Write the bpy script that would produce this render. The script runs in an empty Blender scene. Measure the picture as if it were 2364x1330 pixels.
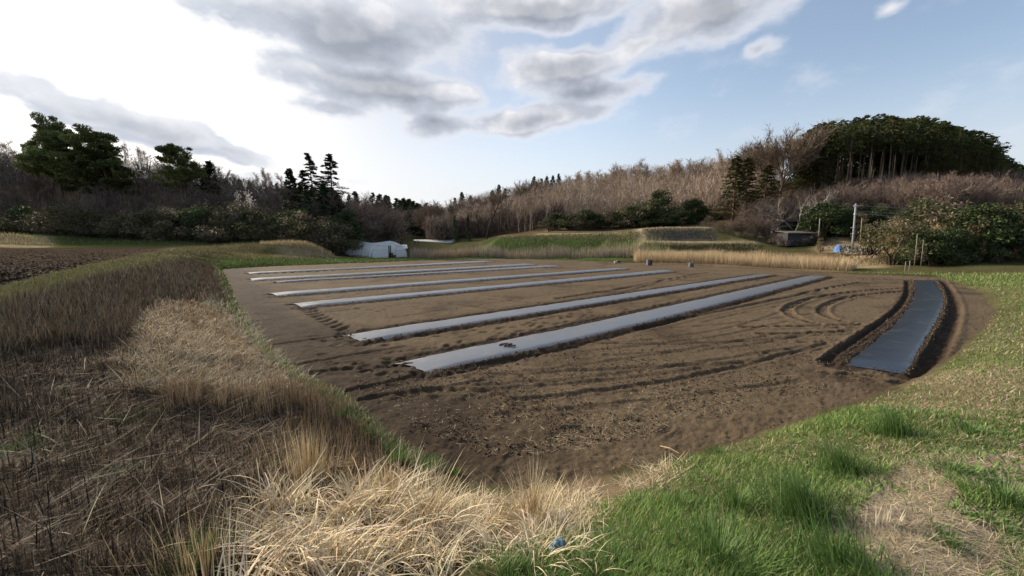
import bpy, math, random
import numpy as np
from mathutils import Vector, geometry

# ------------------------------------------------------------------ camera
SC = bpy.context.scene
C = SC.collection
CAM_H, PITCH, FPX = 2.6, math.radians(7.24), 890.0
camd = bpy.data.cameras.new('camera'); cam = bpy.data.objects.new('camera', camd); C.objects.link(cam)
camd.sensor_width = 36.0; camd.lens = 36.0 * FPX / 2364.0
camd.clip_start = 0.05; camd.clip_end = 3000
cam.location = (0, 0, CAM_H); cam.rotation_euler = (math.pi / 2 - PITCH, 0, 0)
SC.camera = cam
CP, SP = math.cos(PITCH), math.sin(PITCH)
def ray(px, py):
    a = (px - 1182) / FPX; b = (665 - py) / FPX
    return np.array([a, CP + b * SP, -SP + b * CP])
def P(px, py, Y):                      # the point at distance Y that the photograph shows at px, py
    d = ray(px, py); t = Y / d[1]
    return (d[0] * t, Y, CAM_H + d[2] * t)
def Pz(px, py, z=0.0):                 # the point at height z
    d = ray(px, py); t = (z - CAM_H) / d[2]
    return (d[0] * t, d[1] * t, z)
def to_px(x, y, z):
    zc = y * CP - (z - CAM_H) * SP; zc = np.where(zc < 0.05, 0.05, zc)
    yc = y * SP + (z - CAM_H) * CP
    return 1182 + FPX * x / zc, 665 - FPX * yc / zc

# ------------------------------------------------------------------ world: sky and clouds
SUN_AZ, SUN_EL = math.radians(-54), math.radians(25)
sun_dir = (math.sin(SUN_AZ) * math.cos(SUN_EL), math.cos(SUN_AZ) * math.cos(SUN_EL), math.sin(SUN_EL))
W = bpy.data.worlds.new('World'); SC.world = W; W.use_nodes = True
nt = W.node_tree; nt.nodes.clear()
BG = 0.1
def N(t, typ, **kw):
    n = t.nodes.new(typ)
    for k, v in kw.items(): setattr(n, k, v)
    return n
def lk(t, a, b): t.links.new(a, b)
def mth(t, op, a, b=None, c=None, clamp=False):
    n = N(t, 'ShaderNodeMath', operation=op, use_clamp=clamp)
    for i, v in enumerate((a, b, c)):
        if v is None: continue
        if isinstance(v, (int, float)): n.inputs[i].default_value = v
        else: lk(t, v, n.inputs[i])
    return n.outputs[0]
def smooth(t, v, lo, hi):
    n = N(t, 'ShaderNodeMapRange', interpolation_type='SMOOTHSTEP')
    lk(t, v, n.inputs[0]); n.inputs[1].default_value = lo; n.inputs[2].default_value = hi
    return n.outputs[0]
def mixc(t, f, a, b, typ='MIX'):
    n = N(t, 'ShaderNodeMix', data_type='RGBA', blend_type=typ)
    for i, v in ((0, f), (6, a), (7, b)):
        if isinstance(v, (int, float)): n.inputs[i].default_value = v
        elif isinstance(v, tuple): n.inputs[i].default_value = (*v, 1)
        else: lk(t, v, n.inputs[i])
    return n.outputs[2]

# cloud masses: direction of the centre (as seen from the field), half sizes and tilt in degrees, weight
def azel(px, py):
    d = ray(px, py); d = d / np.linalg.norm(d)
    return math.atan2(d[0], d[1]), math.asin(d[2])
CLOUDS = [(800, 70, 300, 115, 0, 1.0), (700, 30, 170, 75, 0, .8), (860, 200, 250, 75, -4, 1.0), (940, 215, 150, 45, 0, .8), (1000, 290, 110, 42, 0, .75),
          (760, 245, 150, 35, 0, .6), (1250, 20, 290, 60, 0, .95), (1620, 35, 270, 95, 8, 1.0), (1480, 100, 120, 48, 0, .7),
          (1290, 165, 170, 72, 0, .95), (1380, 205, 170, 38, 5, .8), (1250, 270, 190, 48, 8, .85), (1130, 290, 90, 38, 0, .5),
          (330, 290, 320, 48, -9, .85), (200, 270, 190, 40, 0, .7), (520, 345, 170, 32, -6, .7), (510, 35, 26, 14, 0, .7),
          (1760, 105, 55, 26, 10, .42), (2060, 15, 70, 28, 10, .45), (700, 420, 200, 22, 0, .35)]
g = bpy.data.node_groups.new('cloud_density', 'ShaderNodeTree')
g.interface.new_socket('Vector', in_out='INPUT', socket_type='NodeSocketVector')
g.interface.new_socket('Density', in_out='OUTPUT', socket_type='NodeSocketFloat')
gi = N(g, 'NodeGroupInput'); go = N(g, 'NodeGroupOutput')
sx = N(g, 'ShaderNodeSeparateXYZ'); lk(g, gi.outputs[0], sx.inputs[0])
az = mth(g, 'ARCTAN2', sx.outputs[0], sx.outputs[1]); el = mth(g, 'ARCSINE', sx.outputs[2])
warp = N(g, 'ShaderNodeTexNoise'); warp.inputs['Scale'].default_value = 9; warp.inputs['Detail'].default_value = 3
lk(g, gi.outputs[0], warp.inputs[0])
cx = N(g, 'ShaderNodeCombineXYZ'); lk(g, az, cx.inputs[0]); lk(g, el, cx.inputs[1])
wv = N(g, 'ShaderNodeVectorMath', operation='MULTIPLY_ADD'); lk(g, warp.outputs['Color'], wv.inputs[0])
wv.inputs[1].default_value = (.11, .06, 0); lk(g, cx.outputs[0], wv.inputs[2])
wv2 = N(g, 'ShaderNodeVectorMath', operation='SUBTRACT'); lk(g, wv.outputs[0], wv2.inputs[0]); wv2.inputs[1].default_value = (.055, .03, 0)
acc = None
for (px, py, rx, ry, tilt, wgt) in CLOUDS:
    a0, e0 = azel(px, py); a1, e1 = azel(px + rx, py); a2, e2 = azel(px, py - ry)
    mp = N(g, 'ShaderNodeMapping', vector_type='TEXTURE')
    mp.inputs['Location'].default_value = (a0, e0, 0); mp.inputs['Rotation'].default_value = (0, 0, math.radians(tilt))
    mp.inputs['Scale'].default_value = (abs(a1 - a0) * 1.25, abs(e2 - e0) * 1.25, 1)
    lk(g, wv2.outputs[0], mp.inputs[0])
    gr = N(g, 'ShaderNodeTexGradient', gradient_type='QUADRATIC_SPHERE'); gr.gradient_type = 'SPHERICAL'; lk(g, mp.outputs[0], gr.inputs[0])
    v = mth(g, 'MULTIPLY', gr.outputs['Fac'], wgt)
    if acc is None: acc = v
    else:
        acc = mth(g, 'SMOOTH_MAX', acc, v, 0.12)
vs = N(g, 'ShaderNodeVectorMath', operation='MULTIPLY'); lk(g, gi.outputs[0], vs.inputs[0]); vs.inputs[1].default_value = (1, 1, 1.9)
n1 = N(g, 'ShaderNodeTexNoise'); n1.inputs['Scale'].default_value = 8.5; n1.inputs['Detail'].default_value = 7; n1.inputs['Roughness'].default_value = .58
lk(g, vs.outputs[0], n1.inputs[0])
# the rest of the sky (outside these masses) carries scattered clouds of the same kind higher up
n2 = N(g, 'ShaderNodeTexNoise'); n2.inputs['Scale'].default_value = 2.6; n2.inputs['Detail'].default_value = 3
lk(g, vs.outputs[0], n2.inputs[0])
high = mth(g, 'MULTIPLY', smooth(g, sx.outputs[2], .62, .8), smooth(g, n2.outputs[0], .45, .7))
acc = mth(g, 'MAXIMUM', acc, mth(g, 'MULTIPLY', high, .7))
amp = mth(g, 'MULTIPLY_ADD', smooth(g, acc, .0, .3), .5, .45)
d0 = mth(g, 'ADD', acc, mth(g, 'MULTIPLY', mth(g, 'SUBTRACT', n1.outputs[0], .5), amp))
d0 = mth(g, 'SUBTRACT', d0, .135)
lk(g, d0, go.inputs[0])

tc = N(nt, 'ShaderNodeTexCoord')
sky = N(nt, 'ShaderNodeTexSky', sky_type='NISHITA'); sky.sun_disc = False
sky.sun_elevation = SUN_EL; sky.sun_rotation = SUN_AZ
sky.air_density = 1.0; sky.dust_density = 1.6; sky.ozone_density = 1.2; sky.altitude = 100
g1 = N(nt, 'ShaderNodeGroup', node_tree=g); lk(nt, tc.outputs['Generated'], g1.inputs[0])
sh = N(nt, 'ShaderNodeVectorMath', operation='ADD'); lk(nt, tc.outputs['Generated'], sh.inputs[0])
sh.inputs[1].default_value = tuple(v * .075 for v in (sun_dir[0], sun_dir[1], sun_dir[2] + .35))
nm = N(nt, 'ShaderNodeVectorMath', operation='NORMALIZE'); lk(nt, sh.outputs[0], nm.inputs[0])
g2 = N(nt, 'ShaderNodeGroup', node_tree=g); lk(nt, nm.outputs[0], g2.inputs[0])
D1, D2 = g1.outputs[0], g2.outputs[0]
dt = N(nt, 'ShaderNodeVectorMath', operation='DOT_PRODUCT'); lk(nt, tc.outputs['Generated'], dt.inputs[0]); dt.inputs[1].default_value = sun_dir
ang = mth(nt, 'ARCCOSINE', dt.outputs['Value'])
# thin veil of high cloud lit by the sun behind it
veil = mth(nt, 'POWER', 2.718, mth(nt, 'MULTIPLY', mth(nt, 'POWER', mth(nt, 'DIVIDE', ang, .43), 2.0), -1.0))
veil2 = mth(nt, 'POWER', 2.718, mth(nt, 'MULTIPLY', mth(nt, 'DIVIDE', ang, .55), -1.0))
sepd = N(nt, 'ShaderNodeSeparateXYZ'); lk(nt, tc.outputs['Generated'], sepd.inputs[0])
lowband = smooth(nt, sepd.outputs[2], .34, .02)
def sc(c, k): return tuple(v * k / BG for v in c)
mulc = mixc(nt, smooth(nt, ang, .25, 1.15), (.32, .32, .34), (1.32, 1.22, 1.13))
skyc = mixc(nt, 1.0, sky.outputs[0], mulc, 'MULTIPLY')
skyc = mixc(nt, mth(nt, 'MULTIPLY', lowband, .8), skyc, sc((.40, .415, .47), 1.0))
skyc = mixc(nt, mth(nt, 'MULTIPLY', veil2, .38, clamp=True), skyc, sc((.85, .835, .81), 1.0))
skyc = mixc(nt, mth(nt, 'MULTIPLY', veil, 1.0, clamp=True), skyc, sc((1, .98, .94), 1.0))
thick = smooth(nt, D1, .04, .5)
lit = smooth(nt, mth(nt, 'SUBTRACT', D1, D2), .02, .34)
edge = smooth(nt, D1, .34, .0)
n4 = N(nt, 'ShaderNodeTexNoise'); n4.inputs['Scale'].default_value = 13; n4.inputs['Detail'].default_value = 5; lk(nt, tc.outputs['Generated'], n4.inputs[0])
lit = mth(nt, 'MULTIPLY', lit, mth(nt, 'MULTIPLY_ADD', smooth(nt, n4.outputs[0], .35, .65), .55, .35))
lit = mth(nt, 'MULTIPLY', lit, mth(nt, 'SUBTRACT', 1.0, mth(nt, 'MULTIPLY', smooth(nt, D1, .2, .7), .6)))
litc = mth(nt, 'MAXIMUM', lit, mth(nt, 'MULTIPLY', edge, .62))
shade = mixc(nt, smooth(nt, D1, .1, .75), sc((.38, .405, .46), 1), sc((.185, .205, .245), 1))
cl = mixc(nt, litc, shade, sc((.60, .59, .595), 1))
cl = mixc(nt, mth(nt, 'MULTIPLY', veil, .55, clamp=True), cl, sc((.43, .46, .505), 1.0))
fin = mixc(nt, smooth(nt, D1, -.05, .27), skyc, cl)
bg = N(nt, 'ShaderNodeBackground'); lk(nt, fin, bg.inputs[0]); bg.inputs[1].default_value = BG
W.cycles.sampling_method = 'MANUAL'; W.cycles.sample_map_resolution = 512
wo = N(nt, 'ShaderNodeOutputWorld'); lk(nt, bg.outputs[0], wo.inputs[0])

sl = bpy.data.lights.new('sun', 'SUN'); sun = bpy.data.objects.new('sun', sl); C.objects.link(sun)
sl.energy = 4.4; sl.angle = math.radians(6); sl.color = (1, .88, .72)
sun.rotation_euler = Vector(sun_dir).to_track_quat('Z', 'Y').to_euler()
SC.view_settings.view_transform = 'Standard'; SC.view_settings.look = 'None'
SC.view_settings.exposure = 0.78; SC.view_settings.gamma = 1.0
SC.cycles.use_adaptive_sampling = True; SC.cycles.adaptive_threshold = 0.02
SC.cycles.max_bounces = 5; SC.cycles.diffuse_bounces = 2; SC.cycles.transparent_max_bounces = 8

# ------------------------------------------------------------------ helpers
RNG = np.random.default_rng(7)
random.seed(7)
def tag(o, label=None, cat=None, group=None, kind=None):
    if label: o['label'] = label
    if cat: o['category'] = cat
    if group: o['group'] = group
    if kind: o['kind'] = kind
    return o
def mesh_np(name, V, F, col=None, smoothf=False):
    V = np.asarray(V, np.float32); F = np.asarray(F, np.int32)
    me = bpy.data.meshes.new(name)
    me.vertices.add(len(V)); me.vertices.foreach_set('co', V.ravel())
    me.loops.add(F.size); me.loops.foreach_set('vertex_index', F.ravel())
    me.polygons.add(len(F)); me.polygons.foreach_set('loop_start', np.arange(len(F), dtype=np.int32) * F.shape[1])
    if smoothf: me.polygons.foreach_set('use_smooth', np.ones(len(F), bool))
    me.update(calc_edges=True)
    if col is not None:
        a = me.attributes.new('col', 'FLOAT_COLOR', 'POINT')
        cc = np.ones((len(V), 4), np.float32); cc[:, :3] = col
        a.data.foreach_set('color', cc.ravel())
    return me
def obj(name, me, mat, parent=None, loc=None):
    o = bpy.data.objects.new(name, me); C.objects.link(o)
    if mat is not None and not me.materials: me.materials.append(mat)
    if parent: o.parent = parent
    if loc is not None: o.location = loc
    return o
def empty(name, loc=(0, 0, 0), rz=0.0, s=1.0):
    o = bpy.data.objects.new(name, None); C.objects.link(o)
    o.location = loc; o.rotation_euler = (0, 0, rz); o.scale = (s, s, s) if np.isscalar(s) else s
    o.empty_display_size = .2
    return o
class MB:
    """collects small pieces of geometry into one mesh"""
    def __init__(s): s.v = []; s.f = []
    def box(s, c, size, rz=0.0, taper=1.0):
        x, y, z = [k / 2 for k in size]; i = len(s.v); cr, sr = math.cos(rz), math.sin(rz)
        for dz in (-z, z):
            k = taper if dz > 0 else 1
            for dx, dy in ((-x, -y), (x, -y), (x, y), (-x, y)):
                dx *= k; dy *= k
                s.v.append((c[0] + dx * cr - dy * sr, c[1] + dx * sr + dy * cr, c[2] + dz))
        s.f += [(i, i+3, i+2, i+1), (i+4, i+5, i+6, i+7), (i, i+1, i+5, i+4), (i+1, i+2, i+6, i+5), (i+2, i+3, i+7, i+6), (i+3, i, i+4, i+7)]
        return s
    def tube(s, pts, radii, n=6, cap=True):
        pts = [Vector(p) for p in pts]
        if np.isscalar(radii): radii = [radii] * len(pts)
        base = len(s.v); up = None
        for k, p in enumerate(pts):
            d = (pts[min(k + 1, len(pts) - 1)] - pts[max(k - 1, 0)]).normalized()
            if up is None:
                up = Vector((0, 0, 1)) if abs(d.z) < .9 else Vector((1, 0, 0))
            u = d.cross(up).normalized(); w = u.cross(d); up = w
            for j in range(n):
                a = 2 * math.pi * j / n
                q = p + (u * math.cos(a) + w * math.sin(a)) * radii[k]; s.v.append(tuple(q))
        for k in range(len(pts) - 1):
            for j in range(n):
                a = base + k * n + j; b = base + k * n + (j + 1) % n
                s.f.append((a, b, b + n, a + n))
        if cap:
            s.f.append(tuple(base + j for j in range(n))[::-1]); e = base + (len(pts) - 1) * n
            s.f.append(tuple(e + j for j in range(n)))
        return s
    def quad(s, a, b, c, d):
        i = len(s.v); s.v += [tuple(a), tuple(b), tuple(c), tuple(d)]; s.f.append((i, i+1, i+2, i+3)); return s
    def mesh(s, name, sm=False):
        me = bpy.data.meshes.new(name); me.from_pydata(s.v, [], s.f); me.update()
        if sm:
            for p in me.polygons: p.use_smooth = True
        return me
def build(mb, name, mat, parent=None, sm=False): return obj(name, mb.mesh(name, sm), mat, parent)

def _h(ix, iy, seed):
    n = (ix.astype(np.int64) * 374761393 + iy.astype(np.int64) * 668265263 + seed * 1442695041) & 0x7fffffff
    n = ((n ^ (n >> 13)) * 1274126177) & 0x7fffffff
    return ((n ^ (n >> 16)) & 0xffff) / 65535.0
def vnoise(x, y, seed=0):
    x = np.asarray(x, float); y = np.asarray(y, float)
    ix = np.floor(x); iy = np.floor(y); fx = x - ix; fy = y - iy
    ix = ix.astype(np.int64); iy = iy.astype(np.int64)
    u = fx * fx * (3 - 2 * fx); v = fy * fy * (3 - 2 * fy)
    a = _h(ix, iy, seed); b = _h(ix + 1, iy, seed); c = _h(ix, iy + 1, seed); d = _h(ix + 1, iy + 1, seed)
    return a + (b - a) * u + (c - a) * v + (a - b - c + d) * u * v
def fbm(x, y, sc, oct=4, seed=0, rough=.5):
    s = 0; amp = 1; tot = 0
    for k in range(oct):
        s = s + amp * vnoise(np.asarray(x) * sc, np.asarray(y) * sc, seed + k * 17); tot += amp; amp *= rough; sc *= 2.03
    return s / tot
def sst(v, a, b):
    t = np.clip((v - a) / (b - a), 0, 1); return t * t * (3 - 2 * t)
def inpoly(x, y, poly):
    poly = np.asarray(poly, float); r = np.zeros(np.shape(x), bool); j = len(poly) - 1
    for i in range(len(poly)):
        xi, yi = poly[i]; xj, yj = poly[j]
        c = ((yi > y) != (yj > y)) & (x < (xj - xi) * (y - yi) / (yj - yi + 1e-12) + xi)
        r ^= c; j = i
    return r
def polydist(x, y, pts, closed=False):
    """distance to a polyline, arc length of the nearest point, signed side"""
    pts = np.asarray(pts, float)
    best = np.full(np.shape(x), 1e9); arc = np.zeros(np.shape(x)); side = np.zeros(np.shape(x)); L = 0.0
    n = len(pts) if closed else len(pts) - 1
    for i in range(n):
        a = pts[i]; b = pts[(i + 1) % len(pts)]; d = b - a; l = math.hypot(*d[:2]) + 1e-9
        t = np.clip(((x - a[0]) * d[0] + (y - a[1]) * d[1]) / (l * l), 0, 1)
        qx = x - a[0] - t * d[0]; qy = y - a[1] - t * d[1]; dd = np.hypot(qx, qy)
        m = dd < best
        best = np.where(m, dd, best); arc = np.where(m, L + t * l, arc)
        side = np.where(m, np.sign(d[0] * qy - d[1] * qx), side); L += l
    return best, arc, side
def soften(pts, n=3):
    pts = [np.array(p, float) for p in pts]
    for _ in range(n):
        q = [pts[0]]
        for a, b in zip(pts[:-1], pts[1:]): q += [a * .75 + b * .25, a * .25 + b * .75]
        q.append(pts[-1]); pts = q
    return np.array(pts)

# ------------------------------------------------------------------ materials
def M_attr(name, rough=.9, nscale=0, namp=0, trans=0.0, objrand=0.0, bump=0.0, bscale=30.0, spec=.2, nscale2=0, namp2=0, tint=None):
    m = bpy.data.materials.new(name); m.use_nodes = True; t = m.node_tree; bs = t.nodes['Principled BSDF']
    at = N(t, 'ShaderNodeAttribute', attribute_name='col'); col = at.outputs['Color']
    geo = N(t, 'ShaderNodeNewGeometry')
    for s_, a_ in ((nscale, namp), (nscale2, namp2)):
        if s_:
            n = N(t, 'ShaderNodeTexNoise'); n.inputs['Scale'].default_value = s_; n.inputs['Detail'].default_value = 6
            n.inputs['Roughness'].default_value = .62
            lk(t, geo.outputs['Position'], n.inputs['Vector'])
            f = N(t, 'ShaderNodeMapRange'); lk(t, n.outputs[0], f.inputs[0]); f.inputs[1].default_value = .25; f.inputs[2].default_value = .75
            f.inputs[3].default_value = 1 - a_; f.inputs[4].default_value = 1 + a_
            col = mixc(t, 1.0, col, f.outputs[0], 'MULTIPLY')
    if objrand:
        oi = N(t, 'ShaderNodeObjectInfo')
        f = N(t, 'ShaderNodeMapRange'); lk(t, oi.outputs['Random'], f.inputs[0]); f.inputs[3].default_value = 1 - objrand; f.inputs[4].default_value = 1 + objrand
        col = mixc(t, 1.0, col, f.outputs[0], 'MULTIPLY')
    lk(t, col, bs.inputs['Base Color']); bs.inputs['Roughness'].default_value = rough; bs.inputs['Specular IOR Level'].default_value = spec
    if bump:
        n = N(t, 'ShaderNodeTexNoise'); n.inputs['Scale'].default_value = bscale; n.inputs['Detail'].default_value = 8; n.inputs['Roughness'].default_value = .65
        lk(t, geo.outputs['Position'], n.inputs['Vector'])
        b = N(t, 'ShaderNodeBump'); b.inputs['Strength'].default_value = 1.0; b.inputs['Distance'].default_value = bump
        lk(t, n.outputs[0], b.inputs['Height']); lk(t, b.outputs[0], bs.inputs['Normal'])
    if trans:
        tr = N(t, 'ShaderNodeBsdfTranslucent'); lk(t, col, tr.inputs[0]); mx = N(t, 'ShaderNodeMixShader'); mx.inputs[0].default_value = trans
        lk(t, bs.outputs[0], mx.inputs[1]); lk(t, tr.outputs[0], mx.inputs[2]); lk(t, mx.outputs[0], t.nodes['Material Output'].inputs[0])
    return m
def M_flat(name, c, rough=.7, namp=.25, nscale=4.0, metal=0.0, spec=.3, trans=0.0, bump=0.0, bscale=20.0, stretch=(1, 1, 1)):
    m = bpy.data.materials.new(name); m.use_nodes = True; t = m.node_tree; bs = t.nodes['Principled BSDF']
    tcn = N(t, 'ShaderNodeTexCoord'); mp = N(t, 'ShaderNodeMapping'); mp.inputs['Scale'].default_value = stretch; lk(t, tcn.outputs['Object'], mp.inputs[0])
    n = N(t, 'ShaderNodeTexNoise'); n.inputs['Scale'].default_value = nscale; n.inputs['Detail'].default_value = 6; lk(t, mp.outputs[0], n.inputs['Vector'])
    f = N(t, 'ShaderNodeMapRange'); lk(t, n.outputs[0], f.inputs[0]); f.inputs[1].default_value = .25; f.inputs[2].default_value = .75
    f.inputs[3].default_value = 1 - namp; f.inputs[4].default_value = 1 + namp
    col = mixc(t, 1.0, tuple(c), f.outputs[0], 'MULTIPLY')
    lk(t, col, bs.inputs['Base Color']); bs.inputs['Roughness'].default_value = rough; bs.inputs['Metallic'].default_value = metal; bs.inputs['Specular IOR Level'].default_value = spec
    if bump:
        b = N(t, 'ShaderNodeBump'); b.inputs['Strength'].default_value = 1; b.inputs['Distance'].default_value = bump
        n3 = N(t, 'ShaderNodeTexNoise'); n3.inputs['Scale'].default_value = bscale; n3.inputs['Detail'].default_value = 4; lk(t, mp.outputs[0], n3.inputs['Vector'])
        lk(t, n3.outputs[0], b.inputs['Height']); lk(t, b.outputs[0], bs.inputs['Normal'])
    if trans:
        tr = N(t, 'ShaderNodeBsdfTranslucent'); lk(t, col, tr.inputs[0]); mx = N(t, 'ShaderNodeMixShader'); mx.inputs[0].default_value = trans
        lk(t, bs.outputs[0], mx.inputs[1]); lk(t, tr.outputs[0], mx.inputs[2]); lk(t, mx.outputs[0], t.nodes['Material Output'].inputs[0])
    return m
MAT = dict(
    ground=M_attr('ground_cover', .95, 3.0, .35, bump=.05, bscale=9, nscale2=40, namp2=.3, spec=.0),
    soil=M_attr('tilled_soil', .95, 45.0, .28, bump=.018, bscale=55, nscale2=5.0, namp2=.16, spec=.08),
    blade=M_attr('grass_blade', .6, trans=.3, spec=.25),
    straw=M_attr('straw_blade', .7, trans=.15, spec=.25),
    stalk=M_attr('dead_stalk', .9, spec=.1),
    bark=M_attr('bark', .95, 6, .3, objrand=.2, spec=.1),
    twig=M_attr('twig', .95, objrand=.25, spec=.1),
    leaf=M_attr('leaf', .65, trans=.2, objrand=.25, spec=.2),
    needle=M_attr('needle', .8, trans=.12, objrand=.42, spec=.12),
    petal=M_attr('petal', .8, trans=.3, objrand=.1),
    clod=M_attr('soil_clod', .95, 30, .2, spec=.08),
)

# ------------------------------------------------------------------ terrain from break lines
FIELD_PX = [(512, 621), (535, 690), (570, 745), (610, 795), (660, 845), (715, 880), (790, 915), (850, 965), (920, 1030), (1010, 1085), (1100, 1122),
            (1200, 1130), (1330, 1110), (1480, 1075), (1600, 1045), (1720, 1015), (1850, 978), (1960, 935), (2060, 900), (2150, 868), (2215, 815),
            (2275, 757), (2300, 715), (2270, 680), (2215, 655), (2165, 640), (2050, 635), (1900, 629), (1700, 618), (1500, 608), (1320, 601), (1150, 597),
            (1000, 600), (800, 608), (650, 614)]
FIELD = [Pz(px, py, 0)[:2] for px, py in FIELD_PX]
pts, cons = [], []
def add(p): pts.append(tuple(p)); return len(pts) - 1
def line(ps, closed=False):
    ids = [add(p) for p in ps]
    for a, b in zip(ids[:-1], ids[1:]): cons.append((a, b))
    if closed: cons.append((ids[-1], ids[0]))
line([(x, y, 0.0) for x, y in FIELD], True)
# left bank crest and ploughed plateau
line([(-6.5, -2.0, 1.35), (-8.0, 2.5, 1.55), Pz(-60, 712, 1.58), Pz(0, 684, 1.6), Pz(60, 660, 1.6), Pz(130, 638, 1.6), Pz(230, 612, 1.6), Pz(320, 590, 1.62), Pz(400, 577, 1.7)])
for p in [Pz(0, 620, 1.55), Pz(0, 590, 1.55), Pz(0, 574, 1.55), Pz(200, 590, 1.55), Pz(200, 575, 1.55), Pz(370, 575, 1.6), (-30, 5, 1.55), (-60, 20, 1.55), (-80, 44, 1.6), (-20, -8, 1.5)]: add(p)
# the bank in front: the camera stands on it
for p in [(0, 0, 1.0), (-2.4, 1.7, .92), (-4.6, 3.6, .98), (-1.2, 2.0, .78), (-2.6, 3.4, .52), (-4.2, 5.2, .62), (-5.6, 6.6, .75), (-.4, 3.0, .42), (.9, 2.0, .82), (2.0, 2.1, .8), (1.6, 3.3, .42), (2.9, 2.5, .78), (3.1, 3.6, .5),
          (4.6, 3.4, .68), (4.6, 4.9, .38), (5.8, 4.0, .6), (7.5, 6.0, .42), (9.5, 7.5, .36), (13, 9.5, .34), (19, 14, .32), (26, 18, .34), (32, 25, .32), (6, -2, .9), (0, -6, 1.1), (-4, -2, 1.15), (14, 2, .6), (30, 8, .5), (60, 10, .6), (60, 28, 1.5), (0, -40, 1.2), (-60, -40, 1.6), (60, -40, .8)]: add(p)
# bench and mound behind the field's left end
line([Pz(400, 577, 1.7), P(480, 584, 39), P(570, 590, 42), P(680, 594, 45), P(775, 598, 48)])
line([P(430, 573, 42), P(520, 570, 45), P(600, 566, 47), P(665, 562, 48), P(715, 564, 49), P(745, 576, 49.5), P(772, 592, 50)])
line([P(470, 581, 41), P(580, 586, 44.5), P(690, 590, 47), P(765, 595, 49)])
for p in [P(500, 566, 54), P(640, 560, 53), P(715, 562, 53)]: add(p)
# greenhouse green and valley floor
for p in [(-24, 53, 0), (-16, 54, -.12), (-16, 60, -.15), (-26, 66, 0), (-8, 53, -.1), (0, 55, -.1), (8, 54, -.1), (-8, 65, -.2), (-12, 80, .2), (-4, 75, .2), (-30, 72, .8), P(950, 563, 105), P(1050, 561, 105), P(960, 552, 145), P(1020, 553, 118)]: add(p)
# left grass strip and wood foot
for p in [P(0, 562, 47), P(30, 541, 50), P(80, 553, 50), P(130, 566, 49), P(250, 566, 50), P(400, 566, 52), P(-100, 540, 60), P(100, 546, 58), P(250, 551, 58), P(400, 554, 58), P(600, 556, 57), P(700, 558, 60), (-36, 64, 1.4)]: add(p)
for p in [(-130, 58, 3.5), (-140, 85, 13), (-100, 80, 11), (-65, 80, 8.5), (-40, 78, 4.5), (-33, 100, 2.6), (-48, 100, 7), (-160, 115, 20), (-109, 112, 18.5), (-72, 115, 13), (-58, 122, 10.5), (-62, 145, 9.5), (-46, 145, 4),
          (-56, 168, 8.5), (-40, 175, 6), (-180, 170, 24), (-100, 170, 18), (-60, 220, 12), (-30, 220, 9), (-200, 320, 22), (-60, 330, 18), (0, 330, 18), (100, 330, 22), (220, 320, 22), (-260, 60, 14), (-260, 0, 4), (-260, 200, 24)]: add(p)
# right-hand terraces
line([P(1120, 580, 56), P(1300, 581, 54.5), P(1450, 582, 52.5)])
line([P(1150, 549, 63), P(1230, 543, 63), P(1330, 541, 62), P(1420, 540, 60), P(1470, 531, 58.5)])
line([P(1488, 528, 58), P(1560, 527, 57), P(1630, 526, 56.5)])
line([P(1500, 554, 55.5), P(1570, 556, 55), P(1650, 557, 54)])
line([P(1478, 561, 52.5), P(1600, 560, 52), P(1750, 561, 51)])
line([P(1478, 583, 50.5), P(1600, 583, 49.5), P(1750, 583, 48)])
for p in [P(1250, 538, 80), P(1160, 545, 82), P(1400, 533, 72), P(1560, 523, 64), P(1650, 522, 63), P(1800, 567, 54), P(1880, 568, 54), P(1830, 578, 47), P(1900, 598, 43), P(1950, 566, 47), P(2000, 553, 49), P(2050, 560, 46), P(2080, 605, 37),
          P(1950, 620, 36), (33, 31, .1), (40, 33, .6), (48, 40, 2.6)]: add(p)
for p in [P(1690, 520, 60), P(1720, 503, 63), P(1780, 480, 66), P(1300, 530, 78), P(1500, 524, 72), P(1060, 548, 105), P(1150, 543, 98)]: add(p)
for p in [(-26, 118, 3), (-14, 150, 10), (3, 142, 12.5), (17, 132, 15), (44, 127, 17.5), (60, 117, 17.5), (62, 96, 15), (13, 102, 8), (34, 96, 9.5), (46, 86, 10), (-10, 125, 5.5), (-24, 150, 6), (-10, 200, 14), (40, 180, 17), (90, 160, 16),
          P(1850, 455, 68), P(1900, 432, 70), P(2000, 428, 68), P(2100, 424, 66), P(2240, 424, 64), P(2340, 440, 60), (58, 82, 14.5), (72, 80, 15.5), (84, 72, 13.5), (96, 62, 9), (110, 60, 7), (95, 95, 9), (120, 120, 9), (66, 45, 5.5), (80, 40, 5), (52, 52, 5.5), (64, 56, 8.5), (42, 50, 3.0),
          (120, 30, 3), (260, 0, 4), (260, 100, 14), (260, 220, 22), (150, 60, 7)]: add(p)
for p in [(-420, -120, 2), (420, -120, 2), (420, 480, 24), (-420, 480, 24), (0, 480, 22), (-420, 150, 22), (420, 150, 16), (0, -120, 1.5)]: add(p)
def axis(lo, hi, s0, k):
    a = [0.0]
    st = lambda v: s0 + k * abs(v) if abs(v) > 74 else min(s0 + k * abs(v), .5)
    while a[-1] < hi: a.append(a[-1] + st(a[-1]))
    b = [0.0]
    while b[-1] > lo: b.append(b[-1] - st(b[-1]))
    return np.array(b[::-1][:-1] + a)
GX = axis(-400, 400, .07, .028); GY = axis(-100, 460, .07, .022)
V2, E2, F2, *_ = geometry.delaunay_2d_cdt([Vector((p[0], p[1])) for p in pts], cons, [], 0, 1e-4, True)
OV = _[0]
tz = np.zeros(len(V2)); txy = np.array([[v.x, v.y] for v in V2])
pa = np.array(pts)
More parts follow.
